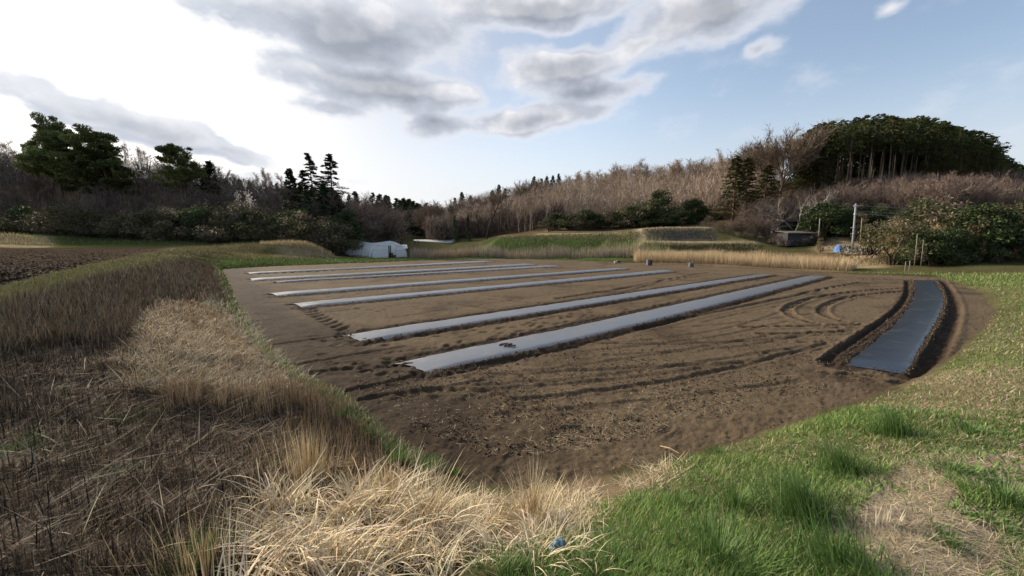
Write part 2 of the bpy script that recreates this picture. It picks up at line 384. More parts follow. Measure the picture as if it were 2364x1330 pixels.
for i, ov in enumerate(OV):
    if ov: tz[i] = pa[ov[0], 2]
    else:
        d = np.hypot(pa[:, 0] - txy[i, 0], pa[:, 1] - txy[i, 1]); k = np.argsort(d)[:3]; w = 1 / (d[k] + .01); tz[i] = (pa[k, 2] * w).sum() / w.sum()
GZ = np.full((len(GY), len(GX)), 2.0)
for f in F2:
    a, b, c = f[:3]
    (x0, y0), (x1, y1), (x2, y2) = txy[a], txy[b], txy[c]
    i0, i1 = np.searchsorted(GX, [min(x0, x1, x2) - 1e-6, max(x0, x1, x2) + 1e-6]); j0, j1 = np.searchsorted(GY, [min(y0, y1, y2) - 1e-6, max(y0, y1, y2) + 1e-6])
    if i1 <= i0 or j1 <= j0: continue
    X, Y = np.meshgrid(GX[i0:i1], GY[j0:j1]); den = (y1 - y2) * (x0 - x2) + (x2 - x1) * (y0 - y2)
    if abs(den) < 1e-9: continue
    l0 = ((y1 - y2) * (X - x2) + (x2 - x1) * (Y - y2)) / den; l1 = ((y2 - y0) * (X - x2) + (x0 - x2) * (Y - y2)) / den; l2 = 1 - l0 - l1
    m = (l0 > -1e-6) & (l1 > -1e-6) & (l2 > -1e-6)
    GZ[j0:j1, i0:i1][m] = (l0 * tz[a] + l1 * tz[b] + l2 * tz[c])[m]
XX, YY = np.meshgrid(GX, GY); GZ0 = None
for _ in range(4):
    q = np.pad(GZ, 1, mode='edge'); q = (q[:, :-2] + 2 * q[:, 1:-1] + q[:, 2:]) / 4; GZ = (q[:-2] + 2 * q[1:-1] + q[2:]) / 4
    if GZ0 is None: GZ0 = GZ.copy()
_w = ((YY > 30) & (YY < 66) & (np.abs(XX) < 60)).astype(float); GZ = GZ0 * _w + GZ * (1 - _w)
fd, _, _ = polydist(XX, YY, FIELD, True); fin_ = inpoly(XX, YY, FIELD)
sd = np.where(fin_, -fd, fd)                       # signed distance from the field's edge
R = np.hypot(XX, YY)
GZ += sst(sd, .1, 1.5) * ((fbm(XX, YY, .8, 4, 3) - .5) * .16 + (fbm(XX, YY, 3.1, 3, 5) - .5) * .10) * np.clip(12 / (R + 6), .35, 1)
GZ += sst(sd, 40, 70) * (fbm(XX, YY, .05, 3, 9) - .5) * 2.0
GZ_vis = np.where(sd < 0, GZ - sst(-sd, 0, .35) * .35, GZ + sst(sd, 0, .25) * .05 - .02)
def Hq(x, y):
    x = np.atleast_1d(np.asarray(x, float)); y = np.atleast_1d(np.asarray(y, float))
    i = np.clip(np.searchsorted(GX, x) - 1, 0, len(GX) - 2); j = np.clip(np.searchsorted(GY, y) - 1, 0, len(GY) - 2)
    u = (x - GX[i]) / (GX[i + 1] - GX[i]); v = (y - GY[j]) / (GY[j + 1] - GY[j])
    Z = GZ_vis
    return (Z[j, i] * (1 - u) * (1 - v) + Z[j, i + 1] * u * (1 - v) + Z[j + 1, i] * (1 - u) * v + Z[j + 1, i + 1] * u * v)
def hz(x, y): return float(Hq(x, y)[0])

# patches of ground cover, outlined where they lie on the ground
ZP = dict(
    lawn=[(1120, 1400), (1190, 1270), (1330, 1190), (1480, 1130), (1560, 1065), (1700, 1025), (1850, 985), (1960, 940), (2060, 905), (2150, 872), (2220, 812), (2285, 752), (2310, 700), (2275, 675), (2215, 652), (2165, 637), (2500, 628), (3600, 700), (3600, 2400), (1120, 2400)],
    bare=[(2030, 1110), (2120, 1065), (2210, 1100), (2290, 1210), (2330, 1290), (2250, 1340), (2030, 1340), (1970, 1260), (1930, 1190), (2010, 1160)],
    bare2=[(2240, 1060), (2330, 1045), (2420, 1060), (2420, 1130), (2300, 1115)],
    strawbot=[(330, 1600), (430, 1330), (500, 1220), (590, 1110), (660, 1010), (740, 1040), (880, 1075), (1010, 1110), (1060, 1150), (1040, 1240), (1020, 1600)],
    strawmid=[(1040, 1140), (1200, 1150), (1340, 1120), (1500, 1078), (1570, 1075), (1520, 1120), (1400, 1180), (1300, 1260), (1040, 1300)],
    strawslope=[(300, 770), (350, 710), (470, 690), (560, 740), (620, 800), (690, 860), (700, 890), (600, 905), (430, 915), (300, 905), (270, 830)],
    crest=[(-200, 760), (-200, 690), (0, 668), (130, 632), (260, 603), (395, 575), (480, 585), (430, 592), (330, 605), (200, 640), (60, 690), (0, 715)],
    plough=[(-900, 760), (-300, 740), (0, 668), (130, 632), (260, 603), (390, 576), (380, 574), (200, 574), (-900, 573)],
    slope=[(-900, 800), (0, 715), (200, 640), (430, 592), (505, 618), (535, 690), (610, 795), (715, 880), (850, 965), (920, 1030), (1000, 1110), (700, 1020), (520, 1330), (300, 1800), (-900, 1800)],
)
GREENSPOTS = [(60, 1000, 90, 45), (250, 1095, 50, 18), (310, 1090, 40, 14), (400, 1280, 70, 40), (620, 1170, 60, 30), (300, 950, 90, 25), (560, 940, 40, 20), (640, 1070, 50, 30)]
def covers(x, y):
    """ground-cover weights at ground points"""
    z = Hq(x, y); px, py = to_px(x, y, z)
    jx = px + (fbm(x, y, 1.7, 3, 21) - .5) * 90 * np.clip(6 / (y + 1), .1, 1); jy = py + (fbm(x, y, 1.7, 3, 31) - .5) * 70 * np.clip(6 / (y + 1), .05, 1)
    return {k: inpoly(jx, jy, v) for k, v in ZP.items()}, px, py
gx, gy = XX.ravel(), YY.ravel()
cv, gpx, gpy = covers(gx, gy)
gs = sd.ravel()
col = np.tile(np.array([.070, .066, .030]), (len(gx), 1))                      # rough grass
def setc(m, c):
    col[m] = c
front = gy > 1
nz = fbm(gx, gy, .35, 4, 41)
wood = (gy > 57.5) | (gx > 46)
setc(wood, (.075, .055, .036))
setc((gy < 57.5) & (gy > 40) & (gx < 10), (.075, .085, .028))
far_r = (gpx > 940) & (gpx < 1500) & (gy > 45) & (gy < 72)
setc(far_r & (gpy > 540), (.062, .088, .026)); setc((gpx > 1130) & (gpx < 1500) & (gpy < 552) & (gpy > 520) & (gy > 50) & (gy < 100), (.12, .09, .055))
setc((gpx > 880) & (gpx < 1160) & (gpy < 572) & (gpy > 545) & (gy > 66) & (gy < 160), (.060, .062, .030))
setc(inpoly(gpx, gpy, [(1490, 525), (1640, 524), (1660, 558), (1510, 558)]) & (gy > 48) & (gy < 70), (.105, .092, .070))
for pl in ([(1468, 529), (1490, 526), (1504, 556), (1482, 583), (1436, 588), (1474, 558)], [(1480, 557), (1760, 558), (1760, 562.5), (1480, 562)], [(1480, 526), (1640, 524.5), (1640, 528.5), (1480, 529.5)], [(1160, 540), (1480, 537), (1480, 541), (1160, 545)]):
    setc(inpoly(gpx, gpy, pl) & (gy > 46) & (gy < 72), (.30, .24, .14))
setc(inpoly(gpx, gpy, [(1480, 566), (1760, 565), (1760, 583), (1480, 584)]) & (gy > 44) & (gy < 60), (.055, .048, .022))  # undershadow below the terrace crest, put into the dark green-brown ground colour
setc(inpoly(gpx, gpy, [(1880, 545), (2060, 535), (2080, 620), (1880, 620)]) & (gy > 34) & (gy < 56), (.24, .185, .11))
setc(inpoly(gpx, gpy, [(1480, 584), (1950, 584), (1950, 640), (1480, 612)]) & (gy > 30), (.14, .10, .055))
m = (gpx > -400) & (gpx < 120) & (gpy < 574) & (gpy > 535) & (gy > 40) & (gy < 56); setc(m, (.26, .21, .12))
setc((gpx > 580) & (gpx < 790) & (gpy < 598) & (gpy > 555) & (gy > 44) & (gy < 54), (.20, .155, .085))
setc((gpx > 380) & (gpx < 640) & (gpy < 592) & (gpy > 560) & (gy > 38) & (gy < 50), (.10, .085, .04))
setc((gpx > 500) & (gpx < 900) & (gpy < 625) & (gpy > 594) & (gy > 34) & (gy < 60), (.060, .085, .026))
setc(cv['slope'] & front, (.070, .049, .032)); setc(cv['strawslope'], (.17, .12, .07)); setc(cv['crest'], (.16, .135, .06)); setc(cv['plough'] & (gy > 4), (.062, .046, .033))
setc((gx < -10.2 - (gy - 6.4) * .767) & (gy > 1) & (gy < 43.5) & (gx > -110), (.062, .046, .033))
setc(cv['lawn'], (.115, .115, .048)); setc(cv['strawmid'], (.16, .12, .075)); setc(cv['strawbot'], (.085, .06, .035)); setc(cv['bare'] | cv['bare2'], (.27, .195, .12))
drylawn = cv['lawn'] & (gpy > 760) & (gpy < 1000) & (gpx > 2120) & (nz > .55); setc(drylawn, (.21, .165, .10))
setc(gs < .12, (.055, .042, .029))
cgrid = col.reshape(len(GY), len(GX), 3)
for _ in range(1):
    q = np.pad(cgrid, ((1, 1), (1, 1), (0, 0)), mode='edge'); q = (q[:, :-2] + 2 * q[:, 1:-1] + q[:, 2:]) / 4; cgrid = (q[:-2] + 2 * q[1:-1] + q[2:]) / 4
col = cgrid.reshape(-1, 3) * (.72 + .56 * fbm(gx, gy, .6, 4, 51))[:, None]
ny, nx = len(GY), len(GX)
ii = (np.arange(ny - 1)[:, None] * nx + np.arange(nx - 1)[None, :]).ravel()
ground = obj('ground', mesh_np('ground', np.column_stack([gx, gy, GZ_vis.ravel()]), np.column_stack([ii, ii + 1, ii + nx + 1, ii + nx]), col, True), MAT['ground'])
tag(ground, 'rough grassy banks, terraces and wooded hills round the bare field', 'ground', kind='structure')

# ------------------------------------------------------------------ the tilled field
def film_edge(ptsA): return soften([Pz(px, py, .04)[:2] for px, py in ptsA], 2)
FILMS = [  # far edge, near edge (left to right)
    ('narrow white mulch film farthest across the field, nearest the greenhouse', [(572, 629.3), (850, 616.4), (1115, 602.2)], [(578, 631.6), (860, 618.2), (1138, 604.0)]),
    ('second mulch film from the greenhouse, a long thin white line', [(580, 643.0), (900, 627.0), (1215, 608.8)], [(583, 647), (910, 629.5), (1236, 611)]),
    ('half buried dark film just in front of the second white mulch film', [(640, 650.5), (960, 632.2), (1272, 612.4)], [(641, 651.8), (962, 633.5), (1294, 614.6)]),
    ('pale mulch film fourth from the greenhouse, in the middle of the field', [(629, 676.5), (1020, 648.5), (1425, 618.6)], [(640, 682.5), (1030, 652.3), (1448, 621)]),
    ('pale mulch film with a pointed left end, third from the front of the long strips', [(682, 700), (1100, 663.5), (1530, 623.6)], [(697, 708.5), (1110, 669), (1556, 626.6)]),
    ('wide silvery mulch film second from the front of the long strips', [(803, 770), (1250, 704.5), (1752, 632.5)], [(838, 786), (1270, 717), (1787, 634.3)]),
    ('widest silvery mulch film across the front with a soil heap on it', [(927, 832), (1360, 744), (1866, 635.8)], [(990, 857), (1400, 769), (1914, 638)]),
    ('short dark blue curved mulch film between two trenches beside the lawn', [(1943, 838), (2008, 790), (2068, 742), (2100, 700), (2110, 672), (2108, 646)], [(2097, 862), (2122, 818), (2152, 768), (2180, 712), (2184, 690), (2173, 665), (2158, 646)]),
]
def resample(p, n):
    p = np.asarray(p, float); s = np.r_[0, np.cumsum(np.hypot(*np.diff(p, axis=0).T))]; t = np.linspace(0, s[-1], n)
    return np.column_stack([np.interp(t, s, p[:, k]) for k in range(2)])
film_e = []
for lab, A, B in FILMS:
    film_e.append((resample(film_edge(A), 160), resample(film_edge(B), 160)))
# grid over the field
rows = [3.6]
while rows[-1] < 52: rows.append(rows[-1] + .0042 * rows[-1] * (1 + rows[-1] / 16))
rows = np.array(rows); tcol = np.arange(-.93, 1.36, .0046)
FX = rows[:, None] * tcol[None, :]; FY = np.repeat(rows[:, None], len(tcol), 1)
FX += (RNG.random(FX.shape) - .5) * .002 * rows[:, None]
keep = np.zeros(FX.shape, bool)
fdist, _, _ = polydist(FX, FY, FIELD, True); fsd = np.where(inpoly(FX, FY, FIELD), -fdist, fdist)
keep = fsd < .55
fx, fy = FX[keep], FY[keep]; fsd = fsd[keep]
z = (fbm(fx, fy, .22, 3, 61) - .5) * .05 + (fbm(fx, fy, 1.3, 3, 62) - .5) * .02
rough = fbm(fx, fy, .5, 3, 66)
z += (fbm(fx, fy, 7, 4, 63, .6) - .5) * .032 * (.5 + rough) + (fbm(fx, fy, 26, 3, 64, .6) - .5) * .028
nearcam = sst(np.hypot(fx, fy), 13, 5); z += nearcam * (np.maximum(fbm(fx, fy, 4.5, 3, 65, .6), .5) - .5) * .08
moist = np.clip((fbm(fx, fy, .7, 4, 67) - .56) * 2.5, 0, .55)
# the soil turned up beside the left bank is fresh
dl, _, _ = polydist(fx, fy, FIELD[:9]); moist = np.maximum(moist, sst(dl + (fbm(fx, fy, .9, 4, 68) - .5) * 2.6, 3.4, .6) * .85)
def rut(pxs, w=.13, depth=.05, lug=0.0, zz=0.0, wet=.6, berm=.5):
    global z, moist
    if not lug and wet < .9: w *= .7; depth *= .6; wet *= .7
    p = soften([Pz(a, b, zz)[:2] for a, b in pxs], 3)
    lo = p.min(0) - .8; hi = p.max(0) + .8
    m = (fx > lo[0]) & (fx < hi[0]) & (fy > lo[1]) & (fy < hi[1])
    if not m.any(): return
    x, y = fx[m], fy[m]
    d, arc, side = polydist(x, y, p)
    d = d + (fbm(x, y, 3, 2, 71) - .5) * .06
    prof = sst(d, w * 1.15, w * .55)
    dep = prof * depth
    if lug:
        s = .5 + .5 * np.sin(2 * math.pi * (arc / lug + side * d * 1.4)); dep = prof * depth * (.15 + 1.2 * sst(s, .35, .75))
    z[m] += -dep + np.exp(-((d - w * 1.35) / (.45 * w)) ** 2) * depth * berm
    wetv = prof * wet
    if lug: wetv = wetv * (.10 + 1.1 * sst(s, .35, .75))
    moist[m] = np.maximum(moist[m], wetv)
rut([(2085, 666), (1990, 672), (1900, 683), (1840, 698), (1812, 714), (1826, 730), (1870, 746), (1930, 758)], .16, .075, .24)
rut([(2085, 674), (1980, 682), (1925, 695), (1895, 712), (1903, 728), (1940, 742), (1990, 753)], .16, .075, .24)
rut([(1715, 757), (1850, 755), (1995, 752)], .12, .075, .36, wet=.95)
rut([(1755, 773), (1850, 772), (1960, 767)], .12, .075, .36, wet=.95)
rut([(1480, 760), (1560, 740), (1680, 716), (1780, 695), (1860, 676), (1930, 662), (1990, 652)], .17, .06, .26, wet=.8)
rut([(1545, 757), (1700, 746), (1850, 728), (1900, 720)], .08, .04)
rut([(1620, 745), (1720, 720), (1810, 705)], .07, .03)
rut([(1360, 790), (1500, 796), (1650, 792), (1840, 780)], .15, .045)
rut([(1020, 852), (1150, 868), (1300, 857), (1480, 850), (1720, 838)], .13, .04)
rut([(1180, 925), (1300, 915), (1500, 890), (1700, 850), (1830, 815), (1910, 793)], .13, .05)
rut([(1290, 690), (1450, 665), (1540, 645), (1640, 629)], .2, .07, .3)
rut([(1440, 675), (1520, 652), (1600, 640), (1640, 634)], .16, .05)
rut([(1040, 700), (1190, 722), (1340, 735)], .16, .05)
rut([(1120, 690), (1300, 705), (1420, 705)], .12, .035)
rut([(700, 705), (745, 735), (800, 760)], .3, .05, .5)
rut([(560, 745), (690, 730), (830, 712)], .1, .04); rut([(610, 800), (720, 785), (810, 772)], .12, .05)
rut([(680, 845), (800, 822), (935, 800)], .12, .05); rut([(700, 865), (830, 850), (960, 845)], .14, .06, wet=.8)
rut([(810, 903), (960, 870), (1090, 842), (1260, 815)], .13, .06, wet=.7); rut([(830, 925), (1000, 900), (1120, 880)], .12, .05)
rut([(600, 657), (900, 642), (1220, 622)], .22, .05); rut([(540, 703), (600, 700), (690, 696)], .15, .05); rut([(550, 668), (620, 662), (700, 656)], .15, .05)
rut([(1200, 628), (1330, 618), (1400, 612)], .25, .06); rut([(1650, 665), (1760, 648), (1830, 637)], .12, .04)
rut([(1900, 640), (2000, 643), (2090, 646)], .2, .05); rut([(1950, 652), (2010, 660), (2080, 661)], .1, .035)
rut([(1150, 930), (1090, 900), (1000, 905)], .2, .05)
for pxs, w, dep in (([(1900, 836), (1935, 810), (1990, 775), (2050, 733), (2085, 700), (2096, 675), (2094, 647)], .10, .14), ([(2120, 872), (2150, 830), (2178, 785), (2200, 735), (2204, 705), (2192, 670), (2175, 647)], .18, .13)):
    rut(pxs, w, dep * .62, 0, 0, .9, .35)
rut([(1940, 648), (2100, 642), (2175, 645)], .12, .05)
for q_ in ([(1000, 878), (1400, 838), (1800, 772)], [(1040, 896), (1400, 872), (1860, 800)], [(1300, 802), (1600, 775), (1760, 740), (1870, 690)], [(1330, 812), (1650, 782), (1820, 742)], [(1100, 905), (1500, 872), (1780, 826)], [(1400, 820), (1700, 806), (1880, 770)],
           [(900, 735), (1200, 690), (1500, 648)], [(960, 742), (1250, 698), (1560, 650)], [(760, 690), (1000, 668), (1350, 634)], [(1150, 960), (1500, 930), (1850, 880)], [(1500, 700), (1650, 670), (1800, 648)], [(1700, 700), (1850, 668), (2000, 655), (2080, 655)]):
    rut(q_, .12, .028, wet=.38)
# beds under the films: a low rise, a ridge of thrown soil on each long side, a furrow beyond it
cov = np.zeros(len(fx), bool)
for k, (A, B) in enumerate(film_e):
    poly = np.vstack([A, B[::-1]]); lo = poly.min(0) - 1.2; hi = poly.max(0) + 1.2
    m = (fx > lo[0]) & (fx < hi[0]) & (fy > lo[1]) & (fy < hi[1])
    x, y = fx[m], fy[m]
    dA, _, _ = polydist(x, y, A[::3]); dB, _, _ = polydist(x, y, B[::3]); dE, _, _ = polydist(x, y, poly[::2], True)
    ins = inpoly(x, y, poly); d = np.where(ins, -dE, np.minimum(dA, dB)); en = ~ins & (dE < np.minimum(dA, dB) - .02)
    jit = fbm(x, y, 5, 3, 80 + k)
    wid = .5 if k == 2 else 1.0
    fur = np.exp(-((d - .24 - .08 * jit) / .10) ** 2) * .055 * wid * (~en) * (0.3 if k == 7 else 1)
    ridge = np.exp(-((d - .03) / .07) ** 2) * (.012 + .028 * jit) * (~en)
    zz = z[m]
    zz = zz * (1 - .75 * sst(d, .12, -.02)) - fur + ridge
    zz = np.where(d < -.07, zz * .3 - .05, zz)
    zz += np.where(np.abs(d - .15) < .3, (fbm(x, y, 16, 3, 90, .65) - .5) * .07, 0) * (~en)
    z[m] = zz
    moist[m] = np.maximum(moist[m], sst(np.abs(d - .16 - .1 * (jit - .5)), .34, .16) * .95 * wid * (d > -.15))
# foot prints
def prints(px0, px1, n, spread, seed):
    global z, moist
    r = np.random.default_rng(seed); a = np.array(Pz(*px0)[:2]); b = np.array(Pz(*px1)[:2]); dr = (b - a) / np.hypot(*(b - a)); nr = np.array([-dr[1], dr[0]])
    for i in range(n):
        c = a + (b - a) * (i + r.random() * .6) / n + nr * r.normal(0, spread); th = math.atan2(dr[1], dr[0]) + r.normal(0, .35)
        m = (abs(fx - c[0]) < .4) & (abs(fy - c[1]) < .4)
        dx, dy = fx[m] - c[0], fy[m] - c[1]; u = dx * math.cos(th) + dy * math.sin(th); v = -dx * math.sin(th) + dy * math.cos(th)
        e = (u / .15) ** 2 + (v / .07) ** 2; k = np.exp(-e ** 1.5); dep = r.uniform(.02, .045)
        z[m] += -k * dep + np.exp(-((np.sqrt(e) - 1.4) / .3) ** 2) * dep * .35; moist[m] = np.maximum(moist[m], k * .85)
prints((900, 820), (1800, 655), 90, .22, 1); prints((780, 800), (1400, 720), 60, .3, 2); prints((700, 860), (1000, 830), 34, .35, 3); prints((640, 700), (1000, 660), 30, .3, 4)
prints((1830, 850), (1900, 780), 14, .4, 5); prints((1700, 960), (1250, 1080), 4, .6, 6); prints((900, 900), (1180, 900), 18, .4, 7); prints((1940, 870), (2110, 885), 14, .15, 8)
prints((720, 720), (1250, 690), 30, .6, 9); prints((1600, 640), (1850, 650), 20, .4, 10); prints((560, 640), (600, 760), 26, .5, 11); prints((700, 790), (930, 760), 30, .5, 12)
z = np.where(fsd > -.5, z - sst(fsd, .05, .5) * .25, z)
idx = -np.ones(FX.shape, np.int64); idx[keep] = np.arange(keep.sum())
q = np.stack([idx[:-1, :-1], idx[:-1, 1:], idx[1:, 1:], idx[1:, :-1]], -1).reshape(-1, 4); q = q[(q >= 0).all(1)]
moist = np.clip(moist * (.75 + .5 * fbm(fx, fy, 3, 3, 95)), 0, 1)
dryc = np.array([.113, .082, .051]); wetc = np.array([.036, .025, .017])
sc_ = dryc[None] * (1 - moist[:, None]) + wetc[None] * moist[:, None]
sc_ = sc_ * (.82 + .36 * fbm(fx, fy, .5, 4, 96))[:, None]
field = obj('field', mesh_np('field', np.column_stack([fx, fy, z]), q, sc_, True), MAT['soil'])
tag(field, 'bare brown tilled field with tyre ruts, furrows and footprints', 'field', kind='structure')

# films: thin polythene sheets drawn over the beds
def film_mat(name, base, rough):
    m = bpy.data.materials.new(name); m.use_nodes = True; t = m.node_tree; bs = t.nodes['Principled BSDF']
    geo = N(t, 'ShaderNodeNewGeometry')
    n = N(t, 'ShaderNodeTexNoise'); n.inputs['Scale'].default_value = 2.2; n.inputs['Detail'].default_value = 8; lk(t, geo.outputs['Position'], n.inputs['Vector'])
    dust = smooth(t, n.outputs[0], .52, .78)
    lk(t, mixc(t, mth(t, 'MULTIPLY', dust, .3), tuple(base), (.11, .085, .06)), bs.inputs['Base Color'])
    rr = mth(t, 'MULTIPLY_ADD', dust, .2, rough); lk(t, rr, bs.inputs['Roughness']); bs.inputs['Specular IOR Level'].default_value = .9; bs.inputs['IOR'].default_value = 2.05
    n2 = N(t, 'ShaderNodeTexNoise'); n2.inputs['Scale'].default_value = 6; n2.inputs['Detail'].default_value = 5; lk(t, geo.outputs['Position'], n2.inputs['Vector'])
    b = N(t, 'ShaderNodeBump'); b.inputs['Distance'].default_value = .008; lk(t, n2.outputs[0], b.inputs['Height']); lk(t, b.outputs[0], bs.inputs['Normal'])
    return m
fm = film_mat('glare_black_polythene', (.075, .078, .086), .38)  # black film; sun glare on it is put into the grey base
fm7 = film_mat('dim_black_polythene', (.012, .016, .024), .28); fm7.node_tree.nodes['Principled BSDF'].inputs['IOR'].default_value = 1.48; fm7.node_tree.nodes['Principled BSDF'].inputs['Specular IOR Level'].default_value = .42; [setattr(q_.inputs['Distance'], 'default_value', .0015) for q_ in fm7.node_tree.nodes if q_.type == 'BUMP']  # same film in a darker bluish copy, without the glare in its colour
for k, (lab, _, _) in enumerate(FILMS):
    A, B = film_e[k]; n = 260; A2, B2 = resample(A, n), resample(B, n); W_ = 13
    Vv = np.zeros((n, W_, 3))
    for j in range(W_):
        t = j / (W_ - 1); p = A2 * (1 - t) + B2 * t
        ed = math.sin(math.pi * t) ** .6
        s = np.arange(n)
        wav = (fbm(p[:, 0], p[:, 1], 1.6, 3, 101 + k) - .5) * .05 + (fbm(p[:, 0] * 1.0, p[:, 1], 6, 2, 120) - .5) * .012
        ramp = np.clip(np.minimum(s, n - 1 - s) / 6.0, .15, 1); zz = (.05 if k < 5 else .02) + (.045 * ed + wav * (.12 if k == 7 else .5) * ed) * ramp
        if j in (0, W_ - 1): zz = zz - .05
        w = (fbm(s * .35, s * 0 + k * 9 + (j > 6) * 5, 1.0, 3, 130) - .5) * .09 * (1 if j in (0, 1, W_ - 1, W_ - 2) else 0)
        dirv = (B2 - A2); dirv /= np.linalg.norm(dirv, axis=1)[:, None]
        Vv[:, j, :2] = p + dirv * w[:, None]; Vv[:, j, 2] = zz
    for e, sg in ((0, -1), (n - 1, 1)):           # loose ends: one corner pulled out and curled
        tdir = (A2[1] - A2[0]) if e == 0 else (A2[-1] - A2[-2]); tdir = tdir / np.hypot(*tdir) * (-1 if e == 0 else 1)
        for j in range(W_):
            pull = .02 + .22 * math.exp(-(j / 1.6) ** 2) + .05 * random.random()
            Vv[e, j, :2] += tdir * pull * (1 if k != 7 else .3); Vv[e, j, 2] += .010 * random.random() - .012
    ids = (np.arange(n - 1)[:, None] * W_ + np.arange(W_ - 1)[None]).ravel()
    o = obj('mulch_film', mesh_np('mulch_film', Vv.reshape(-1, 3), np.column_stack([ids, ids + 1, ids + W_ + 1, ids + W_]), None, True), fm7 if k == 7 else fm)
    tag(o, lab, 'mulch film', 'plastic mulch films laid over the beds')

# ------------------------------------------------------------------ plant builders
def vary(c, n, a, r=RNG):
    return np.clip(np.array(c)[None] * (1 + (r.random((n, 1)) - .5) * 2 * a) * (1 + (r.random((n, 3)) - .5) * .18), 0.002, .9)
def blades(base, h, w, az, lean, bend, c0, c1=None, seg=3, curl=0.0, flat=None):
    """grass blades as bent tapering strips; all arguments arrays over the blades"""
    n = len(base); base = np.asarray(base, float)
    h = np.broadcast_to(h, n).astype(float); w = np.broadcast_to(w, n).astype(float); lean = np.broadcast_to(lean, n); bend = np.broadcast_to(bend, n)
    hd = np.column_stack([np.cos(az), np.sin(az), np.zeros(n)]); sdv = np.column_stack([-np.sin(az), np.cos(az), np.zeros(n)])
    tw = RNG.uniform(-.9, .9, n)
    V = np.zeros((n, 2 * seg + 1, 3)); K = np.zeros((n, 2 * seg + 1, 3)); p = base.copy(); c1 = c0 if c1 is None else c1
    for k in range(seg + 1):
        t = k / seg; th = lean + bend * t; wd = w * (1 - t ** 1.8 * .95) * .5
        up = np.column_stack([np.cos(th)] * 3) * np.array([0, 0, 1]) + hd * np.sin(th)[:, None]
        nrm = np.cross(up, sdv); sv = sdv * np.cos(tw * t)[:, None] + nrm * np.sin(tw * t)[:, None]
        cc = c0 * (1 - t) + c1 * t
        if k < seg:
            V[:, 2 * k] = p - sv * wd[:, None]; V[:, 2 * k + 1] = p + sv * wd[:, None]; K[:, 2 * k] = cc; K[:, 2 * k + 1] = cc
            p = p + up * (h / seg)[:, None]
        else:
            V[:, 2 * seg] = p; K[:, 2 * seg] = cc
    tri = []
    for k in range(seg - 1): a = 2 * k; tri += [(a, a + 1, a + 3), (a, a + 3, a + 2)]
    a = 2 * (seg - 1); tri.append((a, a + 1, a + 2))
    F = (np.arange(n)[:, None, None] * (2 * seg + 1) + np.array(tri)[None]).reshape(-1, 3)
    return V.reshape(-1, 3), F, K.reshape(-1, 3)
def merge(parts):
    Vs, Fs, Ks, o = [], [], [], 0
    for v, f, k in parts: Vs.append(v); Fs.append(f + o); Ks.append(k); o += len(v)
    return np.vstack(Vs), np.vstack(Fs), np.vstack(Ks)
def on_ground(x, y, dz=0.0): return np.column_stack([x, y, Hq(x, y) + dz])
def scatter_px(n, poly, zmean=.5, r=RNG):
    """random ground points over a patch outlined where it lies"""
    poly = np.asarray(poly, float); out = []; got = 0
    lo, hi = poly.min(0), poly.max(0)
    while got < n:
        q = r.random((n * 2, 2)) * (hi - lo) + lo; q = q[inpoly(q[:, 0], q[:, 1], poly)]
        out.append(q); got += len(q)
    q = np.vstack(out)[:n]
    a = (q[:, 0] - 1182) / FPX; b = (665 - q[:, 1]) / FPX; d = np.column_stack([a, CP + b * SP, -SP + b * CP])
    t = np.full(n, 0.0); zg = np.full(n, zmean)
    for _ in range(14):
        tn = (zg - CAM_H) / np.minimum(d[:, 2], -.004); t = np.where(t == 0, tn, .5 * t + .5 * tn); t = np.clip(t, 1.0, 160); zg = Hq(d[:, 0] * t, d[:, 1] * t)
    return d[:, 0] * t, d[:, 1] * t
def U(a, b, n): return RNG.uniform(a, b, n)

class Twigs:
    def __init__(s): s.a = []; s.b = []; s.w = []
    def add(s, a, b, w): s.a.append(a); s.b.append(b); s.w.append(w)
    def mesh(s, name, c, var, r):
        a = np.array(s.a); b = np.array(s.b); w = np.array(s.w)[:, None]; n = len(a)
        d = b - a; d /= np.linalg.norm(d, axis=1)[:, None] + 1e-9; u = np.cross(d, r.normal(size=(n, 3))); u /= np.linalg.norm(u, axis=1)[:, None] + 1e-9
        V = np.stack([a - u * w, a + u * w, b], 1).reshape(-1, 3)
        return mesh_np(name, V, np.arange(3 * n).reshape(-1, 3), np.repeat(vary(c, n, var, r), 3, 0))
def rot_about(d, ang, r):
    d = d / np.linalg.norm(d); u = np.cross(d, r.normal(size=3)); u /= np.linalg.norm(u) + 1e-9
    return d * math.cos(ang) + u * math.sin(ang)
def path(p, d, L, n, wob, up, r):
    out = [np.array(p, float)]; d = np.array(d, float)
    for _ in range(n):
        d = d + r.normal(0, wob, 3) + np.array([0, 0, up]); d /= np.linalg.norm(d); out.append(out[-1] + d * L / n)
    return out
def along(pts_, t):
    f = t * (len(pts_) - 1); i = min(int(f), len(pts_) - 2); u = f - i
    return pts_[i] * (1 - u) + pts_[i + 1] * u, pts_[i + 1] - pts_[i]
